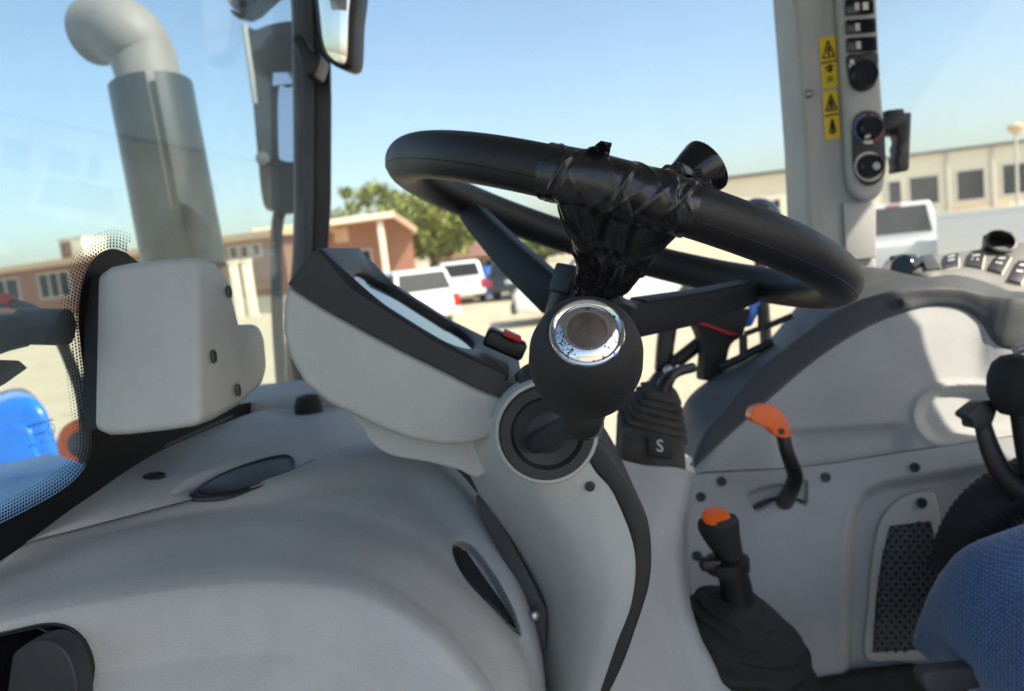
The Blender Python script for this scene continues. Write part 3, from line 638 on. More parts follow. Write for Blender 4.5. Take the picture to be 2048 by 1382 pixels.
prism('latch_handle', [PY(x, y, 1.20) for x, y in hd], (0, .03, 0), M['black'], t, bev=.004)
rbox('latch_foot', PY(1776, 248, 1.235), (.014, .026, .018), M['black'], t, bev=.004)
# --- inside mirror
t = thing('cab_mirror', 'rounded black framed mirror at the top of the corner post', 'mirror', PY(610, 110, 1.16))
ho = s2([(628, -60), (632, 40), (640, 92), (655, 122), (678, 136), (694, 137), (703, 120), (706, 50), (709, -60)], 40)
prism('housing', [PY(x, y, 1.10) for x, y in ho], (.01, .045, 0), M['black'], t, bev=.008)
gi = s2([(638, -55), (641, 40), (648, 88), (660, 113), (680, 127), (689, 126), (694, 108), (696, 40), (697, -55)], 40)
mn = V((.35, -1, .25)).normalized()
mt = V((0, -1, -.085)).normalized(); mc = PY(668, 40, 1.086)
prism('mirror_glass', [PL(x, y, mc, mt) for x, y in gi], -mt*.003, M['mirror'], t, bev=.0005)
prism('bracket', [PY(x, y, 1.13) for x, y in s2([(584, 80), (592, 68), (606, 74), (622, 100), (640, 108), (636, 130), (628, 148), (612, 150), (602, 138), (596, 108)], 30)], (0, .06, 0), M['black'], t, bev=.006)
prism('visor_edge', [PY(x, y, 1.12) for x, y in [(700, -40), (711, -40), (710, 10), (706, 60), (701, 60)]], (0, .04, 0), M['black'], t, bev=.004)
# --- outside: exhaust stack
t = thing('exhaust_stack', 'tall silver exhaust pipe with curved outlet and dark heat shield', 'exhaust', W(372, 560, 2.0))
dE = 2.0
cl = [W(336, 330, dE), W(318, 240, dE), W(300, 165, dE), W(284, 110, dE), W(256, 72, dE-.01), W(222, 58, dE+.02), W(192, 64, dE+.05)]
r_ = [.075, .075, .076, .079, .083, .084, .083]
pts = spline(cl, 40); rad = [q.x for q in spline([V((r, 0, 0)) for r in r_], 40)]
bm = bmesh.new(); L = len(pts)
tube_bm(pts, rad, 36, cap=False, bm=bm); tube_bm(pts[14:], [r-.006 for r in rad[14:]], 36, cap=False, bm=bm)
finish('pipe', bm, M['exh'], t, recalc=False)
def shield(a0, a1, name, r=.099):
    ax0, ax1 = W(302, 172, dE), W(372, 540, dE); n = 40; bm = bmesh.new(); D = (ax1-ax0).normalized()
    e1 = (-YD+D*YD.dot(D)).normalized(); e2 = D.cross(e1); rows = []
    for rr in (r, r-.006):
        for s in (0, 1):
            rows.append([bm.verts.new(ax0.lerp(ax1, s)+(e1*math.cos(q)+e2*math.sin(q))*rr) for q in [a0+(a1-a0)*i/n for i in range(n+1)]])
    o0, o1, i0, i1 = rows
    for i in range(n):
        bm.faces.new((o0[i], o0[i+1], o1[i+1], o1[i])); bm.faces.new((i0[i], i1[i], i1[i+1], i0[i+1])); bm.faces.new((o0[i], i0[i], i0[i+1], o0[i+1]))
    bm.faces.new((o0[0], o1[0], i1[0], i0[0])); bm.faces.new((o0[n], i0[n], i1[n], o1[n]))
    return finish(name, bm, M['shield'], t)
shield(-.30, 2*math.pi-.50, 'heat_shield')
sh_d = (W(372, 540, dE)-W(302, 172, dE)).normalized()
for i in range(9):
    c = W(247+i*7.0, 240+i*31, dE-.045); lathe('louvre', [(0, .007), (.004, .005), (.005, 0)], c+V((-.004, -.004, 0)), V((-.8, -.6, 0)), M['steel'], t, n=10)
tube('core_pipe', [W(320, 250, dE), W(372, 540, dE), W(420, 800, dE)], .075, M['exh'], t, n=28)
# --- outside: big door mirror and its arm
t = thing('door_mirror', 'dark outside mirror on a long arm behind the corner post', 'mirror', W(552, 690, 1.7))
mo = s2([(495, 64), (512, 59), (545, 47), (590, 42), (612, 60), (612, 240), (606, 400), (575, 425), (548, 420), (526, 402), (515, 307), (505, 190)], 50)
prism('housing', [W(x, y, 1.66) for x, y in mo], (-.02, .07, 0), M['black'], t, bev=.012)
prism('mirror_glass', [W(x, y, 1.655) for x, y in s2([(557, 180), (575, 176), (600, 182), (602, 300), (590, 322), (563, 320), (557, 300)], 30)], (0, .004, 0), M['mirror'], t, bev=0)
prism('upper_glass', [W(x, y, 1.655) for x, y in [(546, 146), (598, 143), (598, 166), (556, 170), (545, 172)]], (0, .004, 0), M['mirror'], t, bev=0)
tube('arm', [W(570, 405, 1.68), W(556, 440, 1.7), W(552, 520, 1.7), W(556, 650, 1.7), W(566, 790, 1.7), W(575, 840, 1.7)], .013, M['dark'], t, n=12, sm=30)
rbox('edge_trim', W(500, 130, 1.65), (.004, .01, .08), M['grey'], t, bev=.002)
lathe('pivot_cap', [(0, .014), (.006, .013), (.01, 0)], W(525, 317, 1.648), -YD, M['grey'], t, n=20)
# --- outside: work lamp at the top edge
t = thing('work_lamp', 'small work lamp with dark bracket at the top edge of the windscreen', 'lamp', W(520, -20, 1.5))
prism('bracket', [W(x, y, 1.5) for x, y in [(457, 16), (480, 24), (505, 10), (530, -20), (560, -40), (575, -25), (545, 0), (515, 28), (495, 37), (466, 30)]], (0, .03, 0), M['dark'], t, bev=.004)
lathe('lamp_body', [(-.05, .02), (-.045, .03), (.0, .034), (.012, .03), (.014, 0)], W(487, -6, 1.52), V((-.3, -.5, -.8)), M['dark'], t, n=24)
lathe('lens', [(.014, .028), (.018, .02), (.02, 0)], W(487, -6, 1.52), V((-.3, -.5, -.8)), M['steel'], t, n=24)
# --- outside: wiper
t = thing('wiper', 'black wiper arm and blade lying across the windscreen', 'wiper', ws(150, 660)+WN*.03)
def wo(px, py, k): return ws(px, py)+WN*k
prism('arm', [wo(x, y, .05) for x, y in [(-80, 705), (0, 672), (60, 655), (95, 634), (138, 628), (148, 645), (150, 695), (110, 706), (60, 726), (0, 752), (-80, 790)]], WN*-.022, M['dark'], t, bev=.004)
prism('arm_cap', [wo(x, y, .054) for x, y in [(-70, 694), (0, 669), (60, 655), (82, 657), (60, 668), (0, 696), (-70, 726)]], WN*.006, M['mid'], t, bev=.002)
lathe('spindle', [(0, .013), (.03, .013), (.036, .009), (.036, 0)], ws(150, 655)+WN*.006, WN, M['dark'], t, n=24)
prism('blade', [wo(x, y, .03) for x, y in [(-80, 800), (0, 762), (85, 720), (105, 737), (60, 770), (0, 806), (-80, 850)]], WN*-.016, M['black'], t, bev=.003)
tube('blade_bow', [wo(-80, 782, .036), wo(0, 748, .036), wo(60, 727, .036), wo(90, 717, .034)], .003, M['mid'], t, n=8)
# --- outside: braided hose
t = thing('hydraulic_hose', 'grey braided hose looping behind the wiper arm with a red sleeve', 'hose', W(165, 800, 1.15))
tube('hose', [W(-80, 610, 1.15), W(0, 605, 1.15), (W(45, 612, 1.15)), W(80, 630, 1.13), W(112, 665, 1.12), W(140, 725, 1.12), W(162, 790, 1.12), W(170, 860, 1.12), W(168, 930, 1.12)], .0075, M['boot'], t, n=14, sm=60)
tube('red_sleeve', [W(-60, 601, 1.15), W(0, 599, 1.15), W(24, 602, 1.15)], .0092, M['red'], t, n=14, sm=14)
# --- outside: blue bodywork in front of the cab
dB = 2.15
t = thing('tractor_body_panel', 'bright blue rounded body panel below the wiper, seen through the windscreen', 'body panel', W(20, 1060, dB))
bo = s2([(-200, 880), (-80, 840), (0, 808), (40, 797), (72, 801), (95, 825), (110, 870), (125, 915), (136, 960), (142, 1060), (0, 1100), (-200, 1100)], 60)
prism('shell', [W(x, y, dB) for x, y in bo], (-.20, .30, 0), M['blue'], t, bev=.045, seg=6)
prism('raised_panel', [W(x, y, dB-.012) for x, y in s2([(-120, 900), (-20, 868), (30, 850), (60, 862), (70, 900), (80, 960), (-120, 1000)], 30)], FWD*.02, M['blue'], t, bev=.008)
t = thing('tractor_bonnet', 'blue bonnet edge, coloured pale as if lit, along the bottom of the windscreen', 'bonnet', W(20, 1040, 1.1))
prism('bonnet_edge', [W(x, y, 1.05) for x, y in [(-140, 1010), (0, 962), (90, 945), (172, 925), (188, 940), (180, 1000), (0, 1090), (-140, 1130)]], (-.10, .10, 0), M['blue_lit'], t, bev=.008)
ip = W(172, 885, 2.0); t = thing('indicator_lamp', 'round orange rimmed lamp at the edge of the dotted print', 'lamp', ip-Z*.25)
lathe('rim', [(0, .058), (.016, .062), (.03, .052), (.03, .040)], ip, V((.2, -1, .1)), M['orange'], t, n=32)
lathe('lens', [(0, .046), (.02, .046), (.034, .03), (.036, 0)], ip, V((.2, -1, .1)), M['mid'], t, n=32)
tube('stalk', [ip-Z*.05, ip-Z*.25], .015, M['black'], t, n=10)
# --- outside: round lamp beyond the side window
pl_ = PY(1514, 432, 1.55); t = thing('fender_lamp', 'round black lamp housing peeking over the right of the wheel rim', 'lamp', V((pl_.x, pl_.y, pl_.z-.35)))
lathe('housing', [(-.04, .02), (-.03, .040), (.0, .046), (.02, .042), (.036, .028), (.043, .012), (.044, 0)], pl_-Z*.01, V((.1, -.2, 1)), M['gloss'], t, n=32)
tube('stalk', [pl_-Z*.04, pl_-Z*.35], .012, M['black'], t, n=10)
# ================================================================== wiper motor cover, dashboard, steering column, instrument pod
t = thing('wiper_motor_cover', 'boxy light grey cover over the wiper motor on the windscreen', 'motor cover', ws(200, 870))
xc = -.215
rp = [(398, 509), (434, 517), (458, 552), (470, 600), (482, 648), (522, 646), (533, 675), (538, 740), (530, 772), (486, 813), (438, 841), (402, 855)]
R_ = [PX(x, y, xc) for x, y in rp]
bm = bmesh.new(); n = len(R_); xw = WP.x+.004; secs = []
cen = sum(R_, V())/n
for x, sc in ((xc, .985), (xc-.025, 1.0), (xc-.052, 1.0), (xc-.066, .985), (xc-.0745, .93)):
    secs.append([bm.verts.new(V(((WP.x+.14*(p.z-WP.z)+.003) if x is None else x, cen.y+(p.y-cen.y)*sc, cen.z+(p.z-cen.z)*sc))) for p in R_])
bm.faces.new(secs[0]); bm.faces.new(secs[-1][::-1])
for a, b in zip(secs, secs[1:]):
    for i in range(n): bm.faces.new((a[i], b[i], b[(i+1) % n], a[(i+1) % n]))
bmesh.ops.recalc_face_normals(bm, faces=bm.faces)
es_ = [e for e in bm.edges if e.calc_face_angle(0) > .45 and not all(v in secs[-1] for v in e.verts)]
bmesh.ops.bevel(bm, geom=es_, offset=.010, segments=5, profile=.5, affect='EDGES', clamp_overlap=True)
gk = [V((xc-.0735, cen.y+(p.y-cen.y)*.90, cen.z+(p.z-cen.z)*.90)) for p in R_]
prism('gasket', gk, V((WP.x-xc+.0735+.004, 0, 0)), M['black'], t, bev=0)
cov = finish('housing', bm, M['grey_s'], t, ang=50)
for px, py in ((458, 583), (427, 713), (476, 780)):
    c = PX(px, py, xc+.001); lathe('hole_shade', [(0, .0052), (.0008, .0052), (.0008, .004), (-.0005, .003), (-.0005, 0)], c, XD, M['dark'], cov, n=20)  # dark disc on the face stands in for the shaded hole
# ------------------------------------------------------------------ dashboard
t = thing('dashboard', 'large light grey moulded dashboard filling the lower left', 'dashboard', W(400, 1382, .5))
va = (345, 590, 912, 995)
vent1 = s2([(344, 990), (352, 976), (380, 956), (430, 934), (490, 918), (540, 911), (575, 913), (590, 926), (582, 944), (550, 962), (500, 980), (440, 992), (385, 997)], 48)
def d_shelf(x, y):
    s = inpoly_dist(x, y, vent1); r = .012*sstep(4, -22, s)
    r += .010*sstep(-18, 10, (x-440)*.5+(850-y)) * sstep(700, 560, x) * 0
    return r
shelf = [[W(-160, 1205, .445), W(0, 1112, .49), W(170, 1000, .575), W(300, 914, .68), W(440, 850, .83), W(540, 815, .96), W(640, 790, 1.12)],
         [W(-160, 1180, .45), W(20, 1100, .495), W(230, 1000, .575), W(370, 925, .665), W(500, 868, .79), W(590, 832, .90), W(680, 795, 1.08)],
         [W(-150, 1160, .455), W(25, 1096, .50), W(330, 990, .595), W(470, 930, .67), W(580, 885, .76), W(650, 850, .84), W(720, 805, 1.02)],
         [W(-140, 1140, .457), W(22, 1093, .502), W(430, 986, .615), W(580, 948, .672), W(700, 925, .75), W(800, 905, .84), W(880, 870, 1.0)]]
net('top_shelf', shelf, M['grey'], t, 150, 70, .006, disp=d_shelf)
vent2 = s2([(904, 1090), (916, 1082), (942, 1090), (968, 1120), (995, 1160), (1020, 1205), (1036, 1245), (1041, 1270), (1030, 1268), (1000, 1240), (965, 1200), (930, 1155), (908, 1115)], 48)
rows_d = [
 [(-120, 1120, .49), (22, 1087, .53), (200, 1040, .58), (432, 980, .645), (600, 932, .72), (700, 890, .78), (800, 880, .80), (880, 915, .78), (945, 978, .74), (1004, 1080, .70), (1052, 1192, .66), (1082, 1300, .63), (1097, 1420, .62)],
 [(-120, 1136, .462), (22, 1093, .502), (200, 1047, .553), (430, 988, .618), (600, 942, .668), (700, 905, .70), (790, 895, .71), (870, 925, .69), (935, 985, .66), (1000, 1085, .63), (1050, 1195, .605), (1080, 1300, .59), (1095, 1420, .58)],
 [(-120, 1150, .455), (20, 1112, .488), (200, 1068, .532), (400, 1025, .588), (560, 1003, .625), (680, 985, .648), (780, 985, .655), (850, 1020, .645), (915, 1085, .62), (975, 1175, .595), (1030, 1270, .572), (1060, 1345, .56), (1078, 1430, .555)],
 [(-120, 1180, .447), (20, 1140, .476), (200, 1085, .515), (360, 1052, .556), (500, 1040, .582), (620, 1045, .594), (713, 1058, .596), (785, 1083, .590), (858, 1127, .578), (930, 1190, .563), (1000, 1265, .546), (1045, 1345, .535), (1068, 1430, .53)],
 [(-120, 1225, .425), (20, 1188, .446), (180, 1145, .473), (330, 1115, .498), (465, 1100, .515), (580, 1104, .523), (680, 1120, .525), (755, 1150, .521), (825, 1195, .513), (895, 1255, .505), (955, 1325, .496), (1005, 1400, .489), (1030, 1470, .485)],
 [(-120, 1275, .408), (20, 1240, .424), (150, 1212, .439), (300, 1185, .455), (430, 1168, .467), (540, 1163, .473), (640, 1170, .477), (713, 1185, .477), (785, 1220, .473), (850, 1265, .468), (910, 1325, .462), (960, 1390, .457), (985, 1460, .455)],
 [(-120, 1390, .395), (20, 1365, .405), (130, 1345, .415), (260, 1330, .425), (380, 1320, .433), (480, 1320, .438), (560, 1325, .44), (630, 1340, .442), (690, 1365, .442), (740, 1395, .44), (790, 1430, .438), (830, 1470, .436), (850, 1520, .435)],
 [(-120, 1560, .375), (0, 1550, .380), (100, 1545, .388), (200, 1540, .394), (300, 1535, .40), (380, 1535, .404), (440, 1540, .406), (500, 1550, .408), (550, 1560, .408), (590, 1575, .408), (620, 1590, .407), (640, 1610, .406), (650, 1640, .405)]]
ARC1 = s2([(-160, 1190), (20, 1140), (200, 1085), (360, 1052), (500, 1040), (620, 1045), (713, 1058), (785, 1083), (858, 1127), (930, 1190), (1000, 1265), (1045, 1345), (1075, 1460)], 40, False)
ARC2 = s2([(-160, 1290), (20, 1240), (150, 1212), (300, 1185), (430, 1168), (540, 1163), (640, 1170), (713, 1185), (785, 1220), (850, 1265), (910, 1325), (960, 1390), (1000, 1480)], 40, False)
def arc_s(x, y, arc):
    """signed distance to an arc, positive above and outside it"""
    b = 1e9; sg = 1
    for (x0, y0), (x1, y1) in zip(arc, arc[1:]):
        dx, dy = x1-x0, y1-y0; k = max(0, min(1, ((x-x0)*dx+(y-y0)*dy)/(dx*dx+dy*dy))); ex, ey = x-x0-k*dx, y-y0-k*dy; e = math.hypot(ex, ey)
        if e < b: b = e; sg = 1 if dx*ey-dy*ex < 0 else -1
    return sg*b
BOWL = s2([(-120, 1285), (-40, 1273), (30, 1258), (80, 1247), (118, 1246), (150, 1258), (175, 1285), (189, 1325), (187, 1360), (170, 1420), (120, 1480), (-120, 1480)], 60)
def d_front(x, y):
    r = .016*sstep(3, -15, inpoly_dist(x, y, vent2)) if 880 < x < 1065 and 1060 < y < 1300 else 0
    if y > 980:
        s1 = arc_s(x, y, ARC1); r += .0030*math.exp(-((s1-20)/17)**2)-.0016*math.exp(-((s1+14)/16)**2)
    if x < 220 and y > 1220: r += .060*sstep(-6, -14, inpoly_dist(x, y, BOWL))
    s2_ = arc_s(x, y, ARC2); r += .00013*min(140, max(0, -s2_-2))+.0006*math.exp(-((s2_)/9)**2)*0
    return r
net('front_shell', [[W(*p) for p in r] for r in rows_d], M['grey'], t, 240, 170, .006, disp=d_front)
prism('inner_wall', [W(x, y, .80) for x, y in ((800, 905), (1000, 860), (1060, 1000), (1130, 1200), (1130, 1440), (880, 1440), (840, 1050))], FWD*.01, M['mid'], t, bev=.002)
# vents: dark dished ovals in the recesses
def vent(poly, d0, name, lab, plane_pts, shrink=.86, cx=None):
    p0, p1, p2 = plane_pts; nn_ = (p1-p0).cross(p2-p0).normalized()
    if nn_.dot(CAM-p0) < 0: nn_ = -nn_
    mx = sum(x for x, y in poly)/len(poly); my = sum(y for x, y in poly)/len(poly)
    if cx: mx, my = cx
    q = [PL(mx+(x-mx)*shrink, my+(y-my)*shrink, p0, nn_) for x, y in poly]
    v = prism(name, q, -nn_*.012, M['dark'], t, bev=.002); v['label'] = lab
    q2 = [PL(mx+(x-mx)*shrink*.86, my+(y-my)*shrink*.80, p0, nn_)+nn_*.0004 for x, y in poly]
    prism('flap', q2, nn_*.0008, M['dark'], v, bev=.0004)
    q3 = [(p+nn_*.0005) for p in q]
    tube('flap_rim', q3, .0010, M['black'], v, n=6, closed=True)
    return v
V1P = [p+n_*.003 for p, n_ in (surf_at('top_shelf', 420, 966), surf_at('top_shelf', 545, 930), surf_at('top_shelf', 500, 962))]
V2P = [p-n_*.001 for p, n_ in (surf_at('front_shell', 898, 1088), surf_at('front_shell', 1040, 1284), surf_at('front_shell', 945, 1190))]
vent(s2([(383, 993), (398, 976), (440, 951), (490, 931), (545, 915), (577, 913), (590, 927), (581, 946), (546, 965), (495, 982), (440, 993)], 44), 0, 'air_vent', 'dark oval air vent lying in the top shelf', V1P, 1.0)
vent(vent2, 0, 'air_vent', 'dark slanting oval air vent beside the column', V2P, .97)
sc, sn = surf_at('top_shelf', 310, 953); lathe('screw', [(-.001, .0085), (.0012, .0085), (.002, .0065), (.0006, .0055), (.0006, 0)], sc, sn, M['dark'], t, n=24)
tube('shelf_seam', [W(x, y, d-.0012) for x, y, d in ((-100, 1129, .463), (22, 1093, .501), (200, 1047, .552), (430, 987, .6165), (560, 949, .655), (630, 918, .69))], .0004, M['mid'], t, n=5, sm=60)
rbox('rear_ledge', W(545, 806, 1.02), (.10, .06, .018), M['grey'], t, bev=.008)
lathe('ledge_plug', [(-.02, .016), (0, .016), (.009, .012), (.012, 0)], W(616, 808, .92), Z, M['rubber'], t, n=24)
tube('far_seam', [W(300, 905, .69), W(360, 878, .74), W(430, 848, .80), W(465, 832, .85)], .0011, M['mid'], t, n=5, sm=20)
# recessed black handle bowl at the near end
t2 = thing('dash_handle_bowl', 'glossy black rounded grab recess at the lower left corner', 'handle', W(60, 1382, .39))
bm = bmesh.new(); q = []
for x, y in BOWL:
    mxx, myy = 60, 1370; k = 1.03; p_, n_ = surf_at('front_shell', mxx+(x-mxx)*k, myy+(y-myy)*k) if y < 1479 and x > -119 else (W(x, y, .40), V()); x_, y_, d_ = pix(p_); q.append(W(x, y, d_-.0005))
mid = sum(q, V())/len(q); N = len(q); ringsv = []
for sc_, dz in ((1.0, .003), (1.0, -.0025), (.985, -.0035), (.945, -.0028), (.925, .002), (.90, .012), (.82, .026), (.45, .032)):
    ringsv.append([bm.verts.new(mid+(p-mid)*sc_+FWD*dz) for p in q])
for a, b in zip(ringsv, ringsv[1:]):
    for i in range(N): bm.faces.new((a[i], a[(i+1) % N], b[(i+1) % N], b[i]))
bm.faces.new(ringsv[-1]); finish('bowl', bm, M['gloss'], t2, ang=60)
gp_ = s2([(20, 1330), (40, 1296), (75, 1280), (108, 1284), (136, 1312), (152, 1360), (156, 1420), (150, 1480), (20, 1480)], 44)
prism('grip', [W(x, y, .412) for x, y in gp_], FWD*.016, M['dark'], t2, bev=.005, seg=4, ang=20)
# ------------------------------------------------------------------ steering column pedestal
t = thing('steering_pedestal', 'light grey steering column pedestal with black rear edge strip', 'steering column', W(1150, 1400, .55))
cp = [[(900, 830, .60), (960, 835, .565), (1040, 835, .538), (1100, 840, .532), (1160, 850, .53)],
      [(918, 900, .605), (975, 905, .568), (1040, 905, .54), (1110, 905, .532), (1168, 900, .53)],
      [(940, 950, .612), (1000, 960, .57), (1065, 960, .542), (1130, 955, .533), (1192, 945, .53)],
      [(975, 1018, .622), (1035, 1022, .578), (1095, 1020, .546), (1165, 1008, .534), (1228, 990, .53)],
      [(1035, 1110, .625), (1085, 1108, .582), (1140, 1104, .55), (1200, 1100, .536), (1268, 1098, .53)],
      [(1078, 1200, .625), (1115, 1200, .588), (1160, 1200, .556), (1210, 1200, .538), (1264, 1200, .53)],
      [(1085, 1290, .62), (1115, 1290, .59), (1150, 1290, .56), (1190, 1290, .542), (1232, 1290, .533)],
      [(1090, 1400, .62), (1112, 1400, .595), (1138, 1400, .565), (1165, 1400, .548), (1195, 1400, .54)],
      [(1080, 1500, .62), (1100, 1500, .6), (1120, 1500, .57), (1140, 1500, .55), (1165, 1500, .54)]]
net('side_panel', [[W(*p) for p in r] for r in cp], M['grey_s'], t, 70, 110, .006)
so_ = [(1140, 870), (1196, 878), (1236, 927), (1272, 985), (1297, 1043), (1304, 1105), (1301, 1163), (1290, 1207), (1272, 1261), (1250, 1323), (1221, 1385), (1180, 1460)]
si_ = [(1140, 1460), (1185, 1382), (1210, 1323), (1236, 1258), (1254, 1200), (1261, 1142), (1261, 1098), (1247, 1043), (1218, 989), (1178, 934), (1149, 913), (1138, 890)]
strip = s2(so_, 40, False)+s2(si_, 40, False)
prism('edge_strip', [PY(x, y, .524) for x, y in strip], (.004, .14, 0), M['dark'], t, bev=.003, ang=40)
lathe('plug', [(0, .0034), (.0012, .0032), (.0015, 0)], W(1180, 973, .5295), -YD, M['dark'], t, n=20)
gs = s2([(952, 992), (975, 1010), (1006, 1054), (1045, 1123), (1084, 1200), (1094, 1230), (1088, 1300), (1070, 1290), (1058, 1214), (1036, 1168), (1000, 1105), (965, 1040)], 50)
prism('joint_seal', [W(x, y, .618+(y-1000)*-.00005) for x, y in gs], FWD*.03, M['dark'], t, bev=.004)
lathe('bolt', [(0, .0035), (.003, .0035), (.004, .002), (.004, 0)], W(1069, 1231, .595), V((.4, -1, .3)), M['steel'], t, n=12)
# neck under the pod
nk = s2([(690, 800), (725, 862), (752, 895), (790, 914), (850, 924), (915, 940), (960, 955), (1010, 900), (1040, 820), (960, 740), (800, 720)], 60)
prism('neck', [PY(x, y, .568) for x, y in nk], (0, .16, 0), M['grey_s'], t, bev=.016, seg=5, ang=20)
# round dark boss of the lever with a pale ring
ob = W(1092, 862, .528); axb = V((.05, -1, .06))
lathe('boss_ring', [(-.03, .0345), (.004, .0345), (.006, .0335), (.006, .0315), (.001, .0312)], ob, axb, M['grey_s'], t, n=64)
bs = lathe('boss', [(-.02, .0310), (.008, .0310), (.010, .0300), (.010, .024), (.006, .0215), (.004, .014), (.006, .011), (.006, 0)], ob, axb, M['dark'], t, n=64)
prism('boss_saddle', [PY(x, y, .528) for x, y in s2([(1020, 815), (1030, 780), (1062, 752), (1110, 745), (1160, 770), (1185, 830), (1170, 900), (1120, 880), (1060, 820)], 40)], (0, .06, 0), M['dark'], t, bev=.005)
# ------------------------------------------------------------------ instrument pod
t = thing('instrument_pod', 'hooded instrument pod with dark charcoal rim and grey belly', 'instrument pod', PY(800, 900, .62))
y0, y1 = .545, .700
low = [(575, 570), (612, 594), (650, 618), (740, 668), (806, 702), (873, 735), (956, 777), (1019, 801)]
gb = low+[(1022, 830), (1000, 868), (940, 890), (880, 892), (820, 880), (765, 860), (716, 836), (656, 808), (607, 768), (578, 716), (565, 664), (566, 612)]
bm = bmesh.new(); N = len(gb)
gq = [PY(x, y, y0+.003) for x, y in gb]; cg = sum(gq, V())/N
def inset(p, k, dy): return V((cg.x+(p.x-cg.x)*k, p.y+dy, cg.z+(p.z-cg.z)*k))
prism('belly', gq, (0, y1-y0-.006, 0), M['grey_s'], t, bev=.015, seg=6, ang=25); bm.free()
up = [(1019, 799), (956, 775), (873, 732), (806, 700), (740, 665), (650, 616), (612, 592), (576, 568), (590, 548), (605, 527), (622, 505), (637, 493), (700, 569), (773, 616), (873, 679), (939, 712), (1022, 750), (1046, 772)]
T0, T1 = PY(640, 497, y0), PY(985, 735, y0); e1 = (T1-T0); tn = YD.cross(e1).normalized()
if tn.z < 0: tn = -tn
RH = .0055
hq = [PY(x, y, y0)-(tn*RH if i >= 11 and i < 17 else V()) for i, (x, y) in enumerate(up)]
pod = prism('hood_rim', hq, (0, y1-y0, 0), M['dark'], t, bev=0, ang=28, smooth=False)
rimline = [PY(a, b, y0) for a, b in ((637, 493), (700, 569), (773, 616), (873, 679), (939, 712), (1022, 750))]
def tp(s, y, h=0):
    u = max(0, min(4.9999, s*5)); k = int(u); f = u-k; q = rimline[k].lerp(rimline[k+1], f); return V((q.x, y, q.z))+tn*h
def rr_outline(s0, s1, ya, yb, rs, ry, n=10):
    out = []
    for cx_, cy_, a0 in ((s1-rs, yb-ry, 0), (s0+rs, yb-ry, 90), (s0+rs, ya+ry, 180), (s1-rs, ya+ry, 270)):
        for i in range(n+1):
            a = math.radians(a0+90*i/n); out.append((cx_+rs*math.cos(a), cy_+ry*math.sin(a)))
    res = []
    for i, (sa, ya_) in enumerate(out):
        sb, yb_ = out[(i+1) % len(out)]; m_ = 24 if i % (n+1) == n else 1
        res += [(sa+(sb-sa)*k/m_, ya_+(yb_-ya_)*k/m_) for k in range(m_)]
    return res
oo = rr_outline(.0, 1.0, y0, y1, .02, .004); o2 = rr_outline(.008, .992, y0+.0025, y1-.0025, .03, .006); ia = rr_outline(.13, .83, y0+.010, y1-.022, .22, .055); ib = rr_outline(.145, .815, y0+.0125, y1-.025, .21, .052)
bm = bmesh.new(); N = len(oo)
L_ = [[bm.verts.new(tp(s_, y_, h_)) for s_, y_ in ol] for ol, h_ in ((oo, -RH), (oo, -.002), (o2, 0), (ia, 0), (ib, -.0015), (ib, -RH+.0006))]
for P_, Q_ in zip(L_, L_[1:]):
    for i in range(N): bm.faces.new((P_[i], P_[(i+1) % N], Q_[(i+1) % N], Q_[i]))
finish('hood_lip', bm, M['dark'], pod, ang=50)
bm = bmesh.new(); NS = 30
pt_ = [[bm.verts.new(tp(.10+.76*i/NS, y0+.006+(y1-y0-.016)*j/6, -RH+.0012)) for j in range(7)] for i in range(NS+1)]
for i in range(NS):
    for j in range(6): bm.faces.new((pt_[i][j], pt_[i+1][j], pt_[i+1][j+1], pt_[i][j+1]))
finish('display_glass', bm, mat('display_glass', (.01, .012, .014), .06, spec=.8), pod)
# little red switch on the lower rim
rs = W(1010, 690, .60); sw = thing('rocker_switch', 'small black switch with red stripe on the pod edge', 'switch', rs)
rbox('body', rs+V((0, .01, 0)), (.016, .012, .007), M['black'], sw, (V((.86, 0, -.5)), YD, V((.5, 0, .86))), bev=.003)
rbox('red_stripe', rs+V((.006, -.001, .0065)), (.007, .010, .002), M['red'], sw, (V((.86, 0, -.5)), YD, V((.5, 0, .86))), bev=.001)
# ================================================================== steering wheel with tape, spinner knob, direction lever
WC = CAM+V((0.09389, 0.65302, 0.00552)); WNn = V((0.38455, 0.06780, 0.92061)).normalized()
wa = WNn.cross(YD).normalized(); wb = WNn.cross(wa); WR, Wr = .1743, .0165
def wdir(deg): q = math.radians(deg); return wa*math.cos(q)+wb*math.sin(q)
def wp(deg, r, h): return WC+wdir(deg)*r-WNn*h
def rimsec(deg, phi, rr):                    # point on the rim surface: phi 0 = outwards, 90 = up
    q = math.radians(phi); return WC+wdir(deg)*(WR+rr*math.cos(q))+WNn*rr*math.sin(q)
t = thing('steering_wheel', 'black three spoke steering wheel with shiny tape wrapped round the near spoke', 'steering wheel', WC-WNn*.07)
bm = bmesh.new(); NT, NP = 220, 36; rg = []
for i in range(NT):
    deg = 360*i/NT
    rg.append([bm.verts.new(rimsec(deg, 360*j/NP, Wr*(1+.02*math.cos(math.radians(720*j/NP))))) for j in range(NP)])
for i in range(NT):
    for j in range(NP): bm.faces.new((rg[i][j], rg[(i+1) % NT][j], rg[(i+1) % NT][(j+1) % NP], rg[i][(j+1) % NP]))
rim = finish('rim', bm, M['rim'], t)
tube('mould_seam', [rimsec(360*i/160, -28, Wr*1.012) for i in range(160)], .0005, M['rim'], rim, n=5, closed=True)
